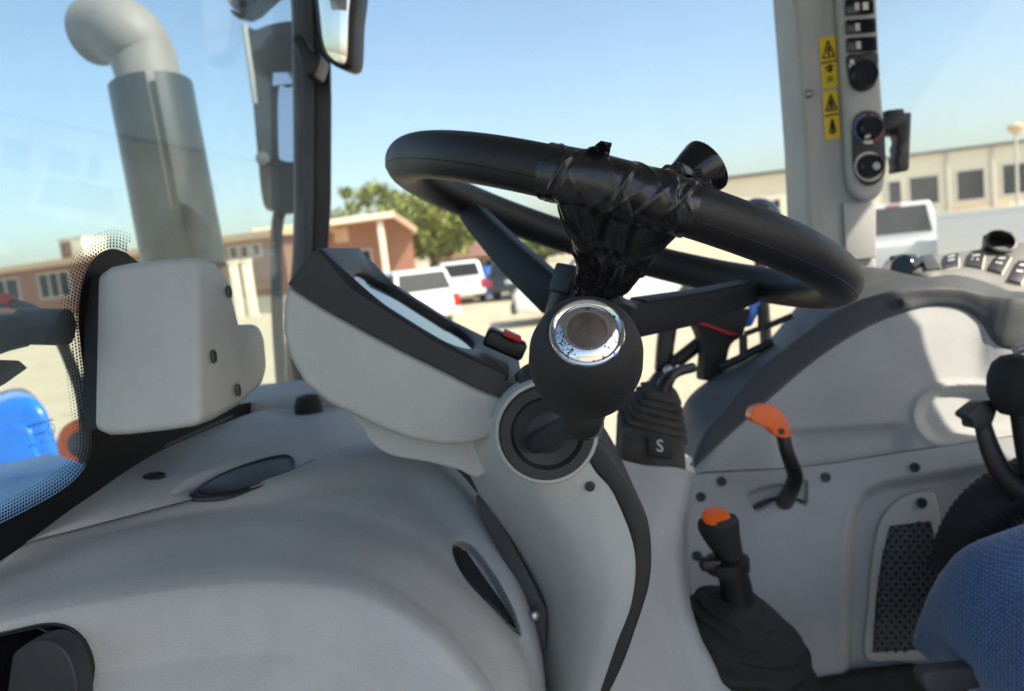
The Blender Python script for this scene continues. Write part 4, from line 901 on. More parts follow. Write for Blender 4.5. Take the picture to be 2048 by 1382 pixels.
def bar(name, pts, hw, hd, side, mat_, parent, bev=.002):
    """bar of rectangular section: hw across (side), hd along the wheel axis"""
    bm = bmesh.new(); S = []
    for i, p in enumerate(pts):
        a, b = hw[i], hd[i]; S.append([bm.verts.new(p+side*sx*a+WNn*sz*b) for sx, sz in ((1, 1), (-1, 1), (-1, -1), (1, -1))])
    for A, B in zip(S, S[1:]):
        for j in range(4): bm.faces.new((A[j], A[(j+1) % 4], B[(j+1) % 4], B[j]))
    bm.faces.new(S[0][::-1]); bm.faces.new(S[-1]); bmesh.ops.recalc_face_normals(bm, faces=bm.faces); bevel_bm(bm, bev, 2, 35)
    return finish(name, bm, mat_, parent)
for deg in (319, 206.5, 83):
    D = wdir(deg); sd_ = D.cross(WNn)
    pts = [wp(deg, r, h) for r, h in ((.024, .068), (.042, .066), (.10, .042), (.150, .017), (.166, .008))]
    sp = bar('spoke', pts, [.011, .010, .008, .0075, .0085], [.015, .016, .015, .0125, .0105], sd_, M['dark'], t)
    bar('spoke_lip', [p+WNn*k for p, k in zip(pts[1:4], (.0165, .0155, .013))], [.0115, .0095, .0085], [.0012]*3, sd_, M['dark'], sp, .0006)
hubc = WC-WNn*.068
lathe('hub', [(-.045, .026), (-.02, .030), (-.012, .036), (.010, .037), (.014, .034), (.016, .022), (.020, .020), (.022, .0)], hubc, WNn, M['black'], t, n=40)
for k, dg in enumerate((262, 30)):
    rbox('hub_block', wp(dg, .022, .052), (.017, .013, .012), M['dark'], t, (wdir(dg), wdir(dg).cross(WNn), WNn), bev=.003)
lathe('column_shaft', [(-.15, .034), (-.06, .036), (-.045, .034)], hubc, WNn, M['black'], t, n=32)
# tape sleeve over the rim: wrinkled real geometry
def ridge(x, y, s=1.0):
    v = noise.noise(V((x, y, s*3.1))); w2 = noise.noise(V((x*2.3+7, y*2.1, s)))
    return (1-abs(v))**4*.8+(1-abs(w2))**4*.3
rt_ = random.Random(11)
FOLDS = []
for k in range(34):
    FOLDS.append((rt_.uniform(.08, .92), rt_.uniform(120, 420), rt_.uniform(-.55, .55), rt_.uniform(.010, .022), rt_.uniform(.0005, .0015), rt_.uniform(25, 70)))
def tape_sleeve():
    bm = bmesh.new(); n1, n2 = 200, 110; G = []
    for i in range(n1+1):
        row = []; f = i/n1; deg = 66+(95.3-66)*f; e = sstep(0, .05, min(f, 1-f))
        for j in range(n2):
            phi = 360*j/n2; c_, s_ = math.cos(math.radians(phi)), math.sin(math.radians(phi)); wr = 0
            for f0, p0, sl, w_, am, ext in FOLDS:
                dp = (phi-p0+180) % 360-180
                if abs(dp) < ext*1.6: wr += am*math.exp(-((f-f0-sl*dp/180)/w_)**2)*math.exp(-(dp/ext)**2)
            wr += .0010*noise.noise(V((f*4, c_*1.2, s_*1.2)))
            lay = .0004*sstep(-.004, .004, f-.20-.04*s_)+.0004*sstep(-.004, .004, .84-f+.05*s_)
            row.append(bm.verts.new(rimsec(deg, phi, Wr+.0005+lay+wr*e)))
        G.append(row)
    for i in range(n1):
        for j in range(n2): bm.faces.new((G[i][j], G[i+1][j], G[i+1][(j+1) % n2], G[i][(j+1) % n2]))
    return finish('tape_wrap', bm, M['tape'], t, ang=170)
tw_ = tape_sleeve()
# tape drawn down over the spoke in a puckered funnel
FAN = [(0, rt_.uniform(-.95, .95), rt_.uniform(-.9, .9), rt_.uniform(.04, .10), rt_.uniform(.0008, .0022)) for k in range(13)]
BOWS = [(.40, .30, .05, .0016), (.22, .22, .020, .0020), (.34, .26, .016, .0016), (.47, .25, .022, .0024), (.66, .18, .015, .0016), (.80, .12, .016, .0020), (.92, .05, .014, .0018), (.55, -.2, .02, .0012)]
bm = bmesh.new(); n1, n2 = 160, 140; G = []
Dn = wdir(83); Tn = wdir(83+90)
ctr = [(wp(82.0, .176, -.002)), (wp(82.0, .166, .006)), (wp(82.5, .148, .018)), (wp(83, .122, .032)), (wp(83, .096, .044)), (wp(83, .074, .053)), (wp(83, .062, .058))]
cs = spline(ctr, n1+1); hw_ = [q.x for q in spline([V((v, 0, 0)) for v in (.043, .041, .033, .0235, .0155, .0108, .0095)], n1+1)]; hd_ = [q.x for q in spline([V((v, 0, 0)) for v in (.013, .014, .0150, .0150, .0145, .0138, .013)], n1+1)]
for i in range(n1+1):
    row = []; ax_ = (cs[min(n1, i+1)]-cs[max(0, i-1)]).normalized(); nn2 = Tn.cross(ax_).normalized()
    if nn2.dot(WNn) < 0: nn2 = -nn2
    for j in range(n2):
        q = 2*math.pi*j/n2; cx, cy = math.cos(q), math.sin(q)
        sq = (abs(cx)**4+abs(cy)**4)**(-.25)*.93
        f = i/n1; fan = noise.noise(V((cx*1.5, cy*1.5, f*2.6)))*.0028
        for f0, x0, sl, w_, am in FAN: fan += am*math.exp(-((cx-x0-sl*(f-.5))/w_)**2)*sstep(0, .12, f)
        for f0, kx, w_, am in BOWS: fan += am*math.exp(-((f-f0-kx*(1-cx*cx))/w_)**2)
        row.append(bm.verts.new(cs[i]+Tn*cx*(hw_[i]*sq+fan)+nn2*cy*(hd_[i]*sq+fan)))
    G.append(row)
for i in range(n1):
    for j in range(n2): bm.faces.new((G[i][j], G[i+1][j], G[i+1][(j+1) % n2], G[i][(j+1) % n2]))
bm.faces.new(G[0]); bm.faces.new(G[-1][::-1])
finish('tape_funnel', bm, M['tape'], t, ang=170)
# loose tape ends
def flap(name, base, u, v, lu, lv, seed):
    bm = bmesh.new(); n = 14; A = []; 
    for i in range(n+1):
        r = []
        for j in range(n+1):
            a, b = i/n, j/n; w = noise.noise(V((a*2.2+seed, b*2, seed)))*.004+noise.noise(V((a*5, b*4+seed, 1)))*.0012
            r.append(bm.verts.new(base+u*(a-.5)*lu*(1-.55*b)+v*b*lv+u.cross(v)*(w+.006*b*b)))
        A.append(r)
    for i in range(n):
        for j in range(n): bm.faces.new((A[i][j], A[i+1][j], A[i+1][j+1], A[i][j+1]))
    o = finish(name, bm, M['tape'], tw_, ang=80); md = o.modifiers.new('s', 'SOLIDIFY'); md.thickness = .0004; return o
u1 = wdir(160); flap('tape_end', rimsec(75.5, 62, Wr+.0005), (wdir(165)).normalized(), (WNn*.9+wdir(75)*.1+wdir(165)*.5).normalized(), .014, .0085, 1.3)
flap('tape_end', rimsec(74, 58, Wr+.001), (wdir(160)+WNn*.3).normalized(), (WNn*.9+wdir(75)*.5+wdir(165)*.6).normalized(), .010, .0065, 4.1)
flap('tape_end', rimsec(93, 75, Wr+.0012), (wdir(183)).normalized(), (WNn*.25-wdir(93)*.9).normalized(), .034, .010, 2.2)
flap('tape_end', wp(84, .085, .031)-Dn*.0+WNn*-.034+Dn*.014, (Tn+Dn*.2).normalized(), (Dn*.7-WNn*.6+Tn*.2).normalized(), .026, .010, 6.5)
# spinner knob behind the rim
k0 = W(1335, 392, .515); ka = (RGT*.76+UPV*.60+FWD*.22).normalized()
t = thing('spinner_knob', 'flared glossy black knob sticking up behind the taped wheel rim', 'knob', k0-ka*.02)
lathe('knob', [(-.02, .008), (-.012, .011), (.0, .0105), (.008, .0125), (.024, .0165), (.033, .0185), (.0355, .0185), (.0362, .0175), (.0355, .013), (.034, 0)], k0, ka, M['gloss'], t, n=48)
lathe('clamp', [(-.014, .010), (-.012, .016), (.002, .017), (.006, .013), (.006, .008)], W(1312, 372, .515), (UPV+RGT*.3).normalized(), M['black'], t, n=32)
# ------------------------------------------------------------------ direction lever with chrome capped knob
fc = W(1174, 666, .372); al = math.radians(27); ka = (-FWD*math.cos(al)+UPV*math.sin(al)*.985-RGT*.06).normalized()
t = thing('shuttle_lever', 'black ball topped column lever with worn chrome ring and brown centre', 'lever', W(1080, 880, .51))
lathe('ball', [(-.090, .0108), (-.078, .0112), (-.069, .0130), (-.061, .0178), (-.053, .0228), (-.042, .0268), (-.030, .0284), (-.018, .0276), (-.009, .0250), (-.003, .0215), (-.0005, .0192), (.0004, .0182), (.0002, .0176), (-.002, .0172)], fc, ka, M['rubber'], t, n=72)
cap_ = lathe('chrome_cap', [(-.004, .0178), (.0008, .0178), (.0017, .0172), (.0019, .0164), (.0010, .0156), (.0006, .0150), (.0012, .0140), (.0026, .0118), (.0031, .0102), (.0029, .0092)], fc, ka, M['chrome'], t, n=72)
lathe('centre_disc', [(.0015, .0094), (.0030, .0094), (.0032, .0088), (.0033, 0)], fc, ka, M['bronze'], cap_, n=56)
ne = fc-ka*.090
tube('stem', [fc-ka*.070, fc-ka*.085, ne+(-UPV*.006), ne-UPV*.012+FWD*.006], [.0112, .0112, .0112, .0100], M['rubber'], t, n=28, sm=20)
e0 = ne-UPV*.009; e1 = W(1076, 884, .512)
tube('cross_shaft', [e0+RGT*.004, e0.lerp(e1, .35)+FWD*.004, e0.lerp(e1, .8), e1+(e1-e0)*.06], [.0092, .0080, .0074, .0070], M['dark'], t, n=24, sm=24)
# ================================================================== right hand side: pillar with controls, console, levers, seat
t = thing('control_pillar', 'grey cab pillar with switches, dials and two yellow warning stickers', 'cab pillar', PY(1690, 560, 1.17))
yp = 1.165
prism('post', [PY(x, y, yp) for x, y in [(1564, -400), (1588, 0), (1599, 142), (1609, 284), (1615, 438), (1622, 480), (1640, 600), (1762, 600), (1754, 519), (1753, 400), (1765, 380), (1768, 284), (1758, 142), (1752, 0), (1726, -400)]], (.004, .10, 0), M['post'], t, bev=.008)
hs = s2([(1672, -140), (1674, -60), (1677, 0), (1685, 142), (1693, 284), (1697, 350), (1706, 384), (1725, 399), (1745, 400), (1763, 387), (1772, 357), (1772, 284), (1762, 142), (1755, 0), (1752, -60), (1748, -140)], 80)
ch = prism('control_housing', [PY(x, y, 1.147) for x, y in hs], (0, .017, 0), M['post'], t, bev=.006, ang=40)
yc = 1.1455
def cp_(px, py, k=0): return PY(px, py, yc-k)
prism('lower_cover', [PY(x, y, 1.163) for x, y in [(1684, 404), (1750, 404), (1750, 516), (1690, 522)]], (0, -.004, 0), M['post'], t, bev=.002)
for i, (x0, x1, ya, yb) in enumerate(((1689, 1746, -4, 32), (1690, 1750, 37, 69), (1692, 1752, 73, 106))):
    sw = prism('rocker_switch', [cp_(x0, ya+4), cp_(x1, ya), cp_(x1+1, yb-4), cp_(x0+1, yb)], (0, -.004, 0), M['gloss'], ch, bev=.0015)
    prism('icon', [cp_(x0+20, ya+10, .0046), cp_(x0+29, ya+9, .0046), cp_(x0+30, ya+24, .0046), cp_(x0+21, ya+25, .0046)], (0, -.0004, 0), M['frame'], sw, bev=0)
    if i == 0: prism('icon', [cp_(x0+36, ya+9, .0046), cp_(x0+47, ya+8, .0046), cp_(x0+48, ya+23, .0046), cp_(x0+37, ya+24, .0046)], (0, -.0004, 0), M['cream'], sw, bev=0)
kp = prism('knob_plate', [cp_(x, y) for x, y in s2([(1693, 112), (1720, 108), (1752, 106), (1754, 140), (1750, 168), (1735, 181), (1715, 182), (1700, 170), (1694, 140)], 40)], (0, -.003, 0), M['black'], ch, bev=.001)
lathe('rotary_knob', [(0, .019), (.012, .0185), (.014, .017), (.014, 0)], cp_(1724, 151), -YD, M['gloss'], kp, n=36)
for (x, y, w_, h_) in ((1704, 124, 8, 9), (1711, 130, 6, 6), (1722, 126, 6, 3), (1740, 131, 4, 10), (1700, 132, 4, 5)):
    prism('icon', [cp_(x-w_/2, y-h_/2, .0034), cp_(x+w_/2, y-h_/2, .0034), cp_(x+w_/2, y+h_/2, .0034), cp_(x-w_/2, y+h_/2, .0034)], (0, -.0003, 0), M['white'], kp, bev=0)
dp = prism('dial_plate', [cp_(x, y) for x, y in s2([(1704, 262), (1708, 238), (1722, 224), (1744, 222), (1760, 232), (1767, 256), (1770, 330), (1764, 354), (1750, 368), (1730, 370), (1714, 356), (1706, 330)], 48)], (0, -.003, 0), M['dark'], ch, bev=.001)
def arc(name, px, py, r0, r1, a0, a1, m_, par, k=.0036):
    bm = bmesh.new(); n = 20; A, B = [], []
    for i in range(n+1):
        q = math.radians(a0+(a1-a0)*i/n); A.append(bm.verts.new(cp_(px+r0*math.cos(q), py-r0*math.sin(q), k))); B.append(bm.verts.new(cp_(px+r1*math.cos(q), py-r1*math.sin(q), k)))
    for i in range(n): bm.faces.new((A[i], A[i+1], B[i+1], B[i]))
    return finish(name, bm, m_, par, smooth=False, recalc=False)
M['pblue'] = mat('dial_blue_print', (.10, .14, .30), .5); M['pred'] = mat('dial_red_print', (.45, .04, .05), .5)
d1 = lathe('temperature_dial', [(0, .0165), (.013, .0155), (.015, .014), (.015, 0)], cp_(1737, 257, .003), -YD, M['gloss'], dp, n=40)
arc('dial_scale', 1736, 257, 25, 30, 100, 250, M['pblue'], dp); arc('dial_scale', 1736, 257, 25, 30, -60, 80, M['pred'], dp); arc('dial_scale', 1736, 257, 24, 31, 252, 290, M['white'], dp)
prism('pointer', [cp_(1729, 272, .0185), cp_(1740, 268, .0185), cp_(1741, 274, .0185), cp_(1731, 278, .0185)], (0, -.0004, 0), M['frame'], d1, bev=0)
d2 = lathe('fan_dial', [(0, .0165), (.013, .0155), (.015, .014), (.015, 0)], cp_(1738, 333, .003), -YD, M['gloss'], dp, n=40)
arc('dial_scale', 1738, 333, 25, 30, 20, 330, M['frame'], dp)
for i in range(4):
    q = i*math.pi/4; dx, dy = 8*math.cos(q), 8*math.sin(q); nx, ny = -math.sin(q)*1.3, math.cos(q)*1.3
    prism('snowflake_bar', [cp_(1753-dx-nx, 332-dy-ny, .0186), cp_(1753+dx-nx, 332+dy-ny, .0186), cp_(1753+dx+nx, 332+dy+ny, .0186), cp_(1753-dx+nx, 332-dy+ny, .0186)], (0, -.0003, 0), M['white'], d2, bev=0)
# warning stickers
def sticker(q, lab):
    P4 = [PY(x, y, yp-.0012) for x, y in q]
    s = prism('warning_sticker', P4, (0, -.0006, 0), M['yellow'], t, bev=0, smooth=False); s['label'] = lab
    def uv(u, v): return P4[0].lerp(P4[1], u).lerp(P4[3].lerp(P4[2], u), v)+V((0, -.0012, 0))
    def stroke(a, b, w_=.022, asp=3.2):
        A, B = uv(*a), uv(*b); d = (B-A).normalized(); n_ = d.cross(YD)*.0011
        return [A-n_, B-n_, B+n_, A+n_]
    def strokes(lst, name='print'):
        bm = bmesh.new()
        for a, b in lst: prism_bm(stroke(a, b), (0, -.0002, 0), 0, 1, bm)
        finish(name, bm, M['ink'], s, smooth=False)
    return uv, strokes
uv, st = sticker([(1638, 77), (1671, 70), (1676, 173), (1645, 179)], 'upper yellow warning sticker with triangle and hand symbols')
st([((.5, .08), (.14, .40)), ((.14, .40), (.86, .40)), ((.86, .40), (.5, .08)), ((.5, .2), (.45, .33)), ((.45, .33), (.58, .36)), ((.5, .2), (.6, .3))], 'triangle_print')
st([((.2, .6), (.8, .58)), ((.3, .66), (.75, .64)), ((.45, .55), (.6, .7)), ((.6, .54), (.5, .7))], 'symbol_print'); st([((.3, .80), (.7, .79)), ((.3, .86), (.7, .85)), ((.02, .49), (.98, .49))], 'line_print')
uv, st = sticker([(1645, 184), (1675, 179), (1681, 276), (1651, 281)], 'lower yellow warning sticker with triangle and flame symbol')
st([((.5, .08), (.14, .40)), ((.14, .40), (.86, .40)), ((.86, .40), (.5, .08)), ((.5, .18), (.42, .34)), ((.5, .18), (.6, .34)), ((.35, .35), (.65, .35))], 'triangle_print')
st([((.5, .58), (.3, .85)), ((.5, .58), (.7, .85)), ((.4, .64), (.6, .72)), ((.35, .74), (.65, .8)), ((.3, .86), (.7, .86)), ((.5, .58), (.5, .9)), ((.02, .5), (.98, .49))], 'symbol_print')
lathe('screw', [(0, .006), (.002, .006), (.0035, .004), (.002, .002), (.002, 0)], PY(1617, 188, yp), -YD, M['steel'], t, n=16)
# ------------------------------------------------------------------ side console
t = thing('side_console', 'grey moulded right hand console with arched dark trim and lower vent panel', 'console', W(1700, 1400, .95))
inner = [(1388, 935, .975), (1420, 905, .978), (1470, 860, .985), (1540, 797, .99), (1634, 718, 1.0), (1733, 655, 1.0), (1812, 624, 1.0), (1871, 612, 1.0), (1926, 620, .995), (1962, 647, .985), (1985, 682, .97), (2015, 697, .96), (2090, 706, .95)]
bott = [(1392, 950, .955), (1417, 945, .955), (1500, 941, .952), (1595, 936, .948), (1690, 923, .944), (1750, 913, .942), (1792, 907, .94), (1850, 898, .936), (1900, 890, .933), (1950, 882, .930), (1990, 876, .928), (2048, 868, .924), (2120, 857, .92)]
A_ = [W(*p) for p in inner]; B_ = [W(*p) for p in bott]
def mixr(k, off): return [a.lerp(b, k)+FWD*off*(1 if i > 1 else 0) for i, (a, b) in enumerate(zip(A_, B_))]
tray = s2([(1838, 838), (1846, 805), (1880, 782), (1940, 777), (2000, 783), (2080, 800), (2080, 850), (2030, 862), (1940, 872), (1885, 879), (1856, 868)], 50)
def d_liner(x, y):
    r = .009*sstep(5, -14, inpoly_dist(x, y, tray)) if x > 1820 and y > 760 else 0
    r += .012*sstep(0, 22, y-(852-.05*(x-1600)))*sstep(1835, 1780, x)*sstep(1540, 1600, x)
    r -= .004*math.exp(-(((inpoly_dist(x, y, tray)-9)/7)**2)) if x > 1815 and y > 755 else 0
    return r
net('liner', [A_, mixr(.12, .002), mixr(.35, .006), mixr(.65, .007), mixr(.9, .003), B_], M['grey'], t, 170, 90, .006, disp=d_liner)
mid_l = [(1384, 915, .985), (1410, 865, .99), (1450, 820, 1.0), (1510, 750, 1.01), (1595, 681, 1.02), (1690, 615, 1.02), (1780, 583, 1.01), (1852, 577, 1.0), (1915, 578, .995), (1971, 592, .985), (2004, 599, .975), (2030, 601, .968), (2090, 603, .96)]
outl = [(1360, 905, 1.04), (1372, 850, 1.06), (1384, 797, 1.08), (1437, 750, 1.12), (1540, 683, 1.15), (1625, 590, 1.16), (1725, 535, 1.15), (1839, 553, 1.05), (1912, 550, 1.04), (1982, 568, 1.03), (2015, 581, 1.02), (2040, 583, 1.02), (2090, 584, 1.01)]
MI, OU = [W(*p) for p in mid_l], [W(*p) for p in outl]
half = [a.lerp(b, .5)-FWD*.003+V((0, 0, .001)) for a, b in zip(A_, MI)]
net('arch_trim', [[p+FWD*.02 for p in A_], [p-FWD*.0005 for p in A_], half, [p-FWD*.002 for p in MI], [a.lerp(b, .12) for a, b in zip(MI, OU)], OU, [p+V((0, .05, -.02)) for p in OU]], M['mid'], t, 170, 60, .006)
for px, py, d in ((1795, 608, .99),): lathe('screw', [(0, .0075), (.003, .0075), (.003, .004), (.001, .003), (.001, 0)], W(px, py, d), -YD, M['dark'], t, n=20)
tube('panel_seam', [W(x, y, d-.001) for x, y, d in bott], .0012, M['mid'], t, n=6, sm=60)
# lower panel plane
LP0, LP1, LP2 = W(1400, 946, .952), W(2048, 869, .921), W(1400, 1400, .905)
LN = (LP1-LP0).cross(LP2-LP0).normalized()
if LN.dot(CAM-LP0) < 0: LN = -LN
def lp(px, py, k=0): return PL(px, py, LP0, LN)+LN*k
rec = [(1690, 1500), (1690, 1250), (1693, 1100), (1704, 1030), (1725, 988), (1765, 967), (1830, 957), (1950, 936), (2200, 905), (2200, 1500)]
slot = s2([(1494, 992), (1505, 983), (1534, 973), (1575, 967), (1612, 962), (1614, 985), (1610, 1010), (1580, 1001), (1548, 1005), (1514, 1022), (1502, 1015)], 40)
def d_low(x, y):
    return .016*sstep(8, -16, inpoly_dist(x, y, rec))+.010*sstep(3, -6, inpoly_dist(x, y, slot))
xs = [1376, 1420, 1480, 1560, 1640, 1720, 1800, 1880, 1960, 2048, 2140]
def topy(x):
    for (a, b, _), (c, d_, _) in zip(bott, bott[1:]):
        if a <= x <= c: return b+(d_-b)*(x-a)/(c-a)
    return bott[0][1] if x < 1400 else bott[-1][1]
rows_l = [[lp(x, topy(x)+2) for x in xs]]+[[lp(x-(8 if k == 1 else 0)*(i == 0), topy(x)+(1520-topy(x))*k/4) for i, x in enumerate(xs)] for k in range(1, 5)]
net('lower_panel', rows_l, M['grey'], t, 230, 150, .006, disp=d_low)
for px, py in ((1402, 994), (1443, 963), (1651, 955), (1829, 935), (1394, 1112)):
    lathe('screw', [(0, .0058), (.0015, .0056), (.0015, .0034), (-.0005, .003), (-.0005, 0)], lp(px, py, .0006), LN, M['dark'], t, n=20)
prism('slot_shade', [lp(x, y, -.0085) for x, y in s2([(1502, 1016), (1530, 1000), (1560, 994), (1590, 994), (1611, 1002), (1608, 1012), (1580, 1003), (1548, 1007), (1514, 1023)], 40)], LN*.001, M['ink'], t, bev=0, smooth=False)  # black crescent stands in for the shade inside the lever slot
# vent plate with real holes
vo = s2([(1738, 1318), (1742, 1220), (1750, 1130), (1764, 1050), (1790, 1010), (1825, 988), (1866, 982), (1882, 1000), (1890, 1060), (1896, 1150), (1894, 1322), (1800, 1326)], 60)
gp = prism('vent_plate', [lp(x, y, -.0155) for x, y in vo], LN*.006, M['post'], t, bev=.002, ang=40)
lathe('plate_screw', [(0, .0062), (.0015, .006), (.0015, .0034), (-.0005, .003), (-.0005, 0)], lp(1849, 1006, -.0085), LN, M['dark'], gp, n=20)
gpoly = [(1785, 1052), (1868, 1043), (1880, 1100), (1884, 1200), (1882, 1300), (1750, 1308), (1757, 1200), (1768, 1120)]
prism('cavity_shade', [lp(x, y, -.0092) for x, y in gpoly], LN*.0004, M['ink'], gp, bev=0, smooth=False)  # black sheet behind the grille, stands in for the shaded hollow
bm = bmesh.new(); pit = 15.0; hex_ = []
row = 0; y = 1040
while y < 1318:
    x = 1740+(row % 2)*pit*.62
    while x < 1892:
        if inpoly_dist(x, y, gpoly) < -4: hex_.append((x, y))
        x += pit*1.24
    y += pit*.72; row += 1
for (hx, hy) in hex_:
    O_ = [bm.verts.new(lp(hx+9.3*math.cos(q), hy+9.3*math.sin(q)*1.0, -.0070)) for q in [math.pi/6+math.pi*i/3 for i in range(6)]]
    I_ = [bm.verts.new(lp(hx+4.9*math.cos(q), hy+4.9*math.sin(q)*.95, -.0066)) for q in [math.pi/6+math.pi*i/3 for i in range(6)]]
    J_ = [bm.verts.new(lp(hx+4.6*math.cos(q), hy+4.6*math.sin(q)*.95, -.0088)) for q in [math.pi/6+math.pi*i/3 for i in range(6)]]
    for i in range(6): bm.faces.new((O_[i], O_[(i+1) % 6], I_[(i+1) % 6], I_[i])); bm.faces.new((I_[i], I_[(i+1) % 6], J_[(i+1) % 6], J_[i]))
finish('perforated_grille', bm, M['mid'], gp, smooth=False)
# tunnel cover between the pedestal and the console
tc_ = [[(1190, 905, .80), (1280, 930, .80), (1350, 936, .81), (1382, 944, .83), (1392, 950, .92)],
       [(1190, 1050, .77), (1270, 1050, .77), (1335, 1050, .785), (1366, 1050, .81), (1378, 1050, .91)],
       [(1190, 1180, .74), (1270, 1180, .745), (1336, 1180, .765), (1370, 1180, .79), (1384, 1178, .90)],
       [(1190, 1290, .72), (1280, 1290, .725), (1360, 1290, .75), (1405, 1283, .77), (1422, 1272, .88)],
       [(1190, 1420, .70), (1300, 1420, .71), (1400, 1410, .73), (1480, 1395, .75), (1500, 1380, .86)]]
net('tunnel_cover', [[W(*p) for p in r] for r in tc_], M['grey'], t, 60, 70, .006)
# ------------------------------------------------------------------ button console on top
t = thing('button_console', 'sunlit armrest panel with a curved row of dark push buttons', 'button panel', W(1930, 560, 1.05))
fr_ = [(1770, 545, 1.16), (1839, 551, 1.06), (1885, 548, 1.05), (1939, 551, 1.045), (1982, 566, 1.035), (2015, 580, 1.025), (2100, 600, 1.01)]
bk_ = [(1775, 522, 1.21), (1840, 517, 1.14), (1900, 509, 1.13), (1960, 500, 1.12), (2010, 490, 1.11), (2060, 482, 1.10), (2140, 470, 1.09)]
FR, BK = [W(*p) for p in fr_], [W(*p) for p in bk_]
net('panel', [[p+V((0, .0, -.03)) for p in FR], FR, [a.lerp(b, .5)+Z*.002 for a, b in zip(FR, BK)], BK, [p+V((0, .06, -.05)) for p in BK]], M['btn'], t, 70, 30, .006)
G2 = net_pts([FR, BK], 201, 41)
def near_g(px, py):
    best = None
    for r in G2[::4]:
        for p in r[::2]:
            x, y, d = pix(p); e = (x-px)**2+(y-py)**2
            if best is None or e < best[0]: best = (e, p)
    return best[1]
btn = [((1843, 520), (1866, 518), (1882, 546), (1852, 548)), ((1888, 519), (1917, 515), (1917, 541), (1889, 543)), ((1936, 517), (1968, 515), (1964, 544), (1931, 542)), ((1992, 517), (2022, 522), (2002, 553), (1974, 548)), ((2034, 530), (2062, 536), (2040, 574), (2012, 566))]
for k, q in enumerate(btn):
    Q = [near_g(*p) for p in q]; n_ = (Q[1]-Q[0]).cross(Q[3]-Q[0]).normalized()
    if n_.z < 0: n_ = -n_
    b_ = prism('push_button', [p+n_*.003 for p in Q], n_*.004, M['dark'] if k else M['mid'], t, bev=.001)
    if k:
        c = sum(Q, V())/4
        for s_ in (-.18, .12): prism('icon', [c+(Q[0]-c)*.45+(Q[3]-Q[0])*(s_+.1)+n_*.0074, c+(Q[1]-c)*.45+(Q[2]-Q[1])*(s_+.1)+n_*.0074, c+(Q[1]-c)*.45+(Q[2]-Q[1])*(s_+.18)+n_*.0074, c+(Q[0]-c)*.45+(Q[3]-Q[0])*(s_+.18)+n_*.0074], n_*.0002, M['white'], b_, bev=0, smooth=False)
        tube('button_frame', [p+n_*.0022 for p in Q], .0018, M['frame'], b_, n=6, closed=True)
lathe('cup_ring', [(-.02, .018), (.006, .020), (.007, .017), (-.01, .015), (-.012, 0)], near_g(2000, 505)+Z*.012, V((-.1, -.75, .65)), M['black'], t, n=32)
for x, y in ((1972, 500), (2020, 494)): lathe('tab', [(0, .006), (.02, .003), (.022, 0)], W(x, y, 1.12), Z, M['mid'], t, n=10)
kn = W(1812, 536, 1.10); kt = thing('console_knob', 'short black rotary knob at the left end of the button panel', 'knob', kn)
lathe('grip', [(-.02, .016), (-.018, .018), (.01, .018), (.014, .015), (.014, 0)], kn, V((-.75, -.65, .15)), M['gloss'], kt, n=28)
lathe('green_cap', [(0, .018), (.006, .017), (.008, 0)], W(1806, 519, 1.13), Z, mat('dark_green_plastic', (.01, .035, .018), .4), kt, n=24)
# ------------------------------------------------------------------ levers
t = thing('throttle_lever', 'thin black lever with curved orange paddle grip in the console slot', 'lever', lp(1585, 1000))
og = s2([(1502, 829), (1508, 816), (1526, 809), (1546, 812), (1566, 827), (1577, 850), (1581, 872), (1566, 876), (1549, 869), (1538, 857), (1515, 848), (1504, 840)], 44)
prism('grip', [W(x, y, .845) for x, y in og], FWD*.020, M['orange'], t, bev=.0075, seg=5, ang=20)
lathe('grip_screw', [(0, .0035), (.001, .003), (.001, 0)], W(1563, 863, .8445), -FWD, M['boot'], t, n=14)
tube('stem', [W(1566, 870, .853), W(1573, 900, .853), W(1583, 928, .858), W(1590, 952, .868), W(1584, 975, .885), W(1570, 1003, .93)], [.0075, .0075, .008, .0085, .009, .010], M['black'], t, n=16, sm=40)
t = thing('gear_lever', 'black gear lever with orange top cap rising from a wrinkled boot', 'lever', W(1490, 1400, .82))
gd = .80
tube('grip', [W(1434, 1036, gd), W(1437, 1050, gd), W(1446, 1075, gd), W(1458, 1105, gd), W(1463, 1130, gd)], [.0185, .0205, .0175, .0135, .0125], M['rubber'], t, n=28, sm=30)
lathe('orange_cap', [(-.002, .0140), (.0008, .0140), (.0018, .0115), (.0022, 0)], W(1432, 1033, gd-.006), (UPV*.88-FWD*.45), M['orange'], t, n=32)
lathe('collar', [(-.007, .012), (-.006, .0215), (.005, .0215), (.007, .013)], W(1455, 1127, gd), UPV-RGT*.12-FWD*.15, M['black'], t, n=36)
rbox('trigger', W(1420, 1128, gd-.006), (.010, .008, .006), M['black'], t, (RGT, FWD, UPV), bev=.003)
tube('shaft', [W(1460, 1130, gd), W(1470, 1165, gd+.005), W(1478, 1210, gd+.01)], [.0150, .0155, .0165], M['black'], t, n=24)
t = thing('gear_lever_boot', 'crumpled black leather boot round the foot of the gear lever', 'lever boot', W(1500, 1440, .8))
bm = bmesh.new(); n1, n2 = 90, 90; G = []
cpts = spline([W(1474, 1192, .81), W(1478, 1222, .81), W(1488, 1262, .80), W(1496, 1335, .79), W(1500, 1420, .78), W(1500, 1500, .77)], n1+1)
rads = [q.x for q in spline([V((v, 0, 0)) for v in (.019, .043, .059, .065, .067, .066)], n1+1)]
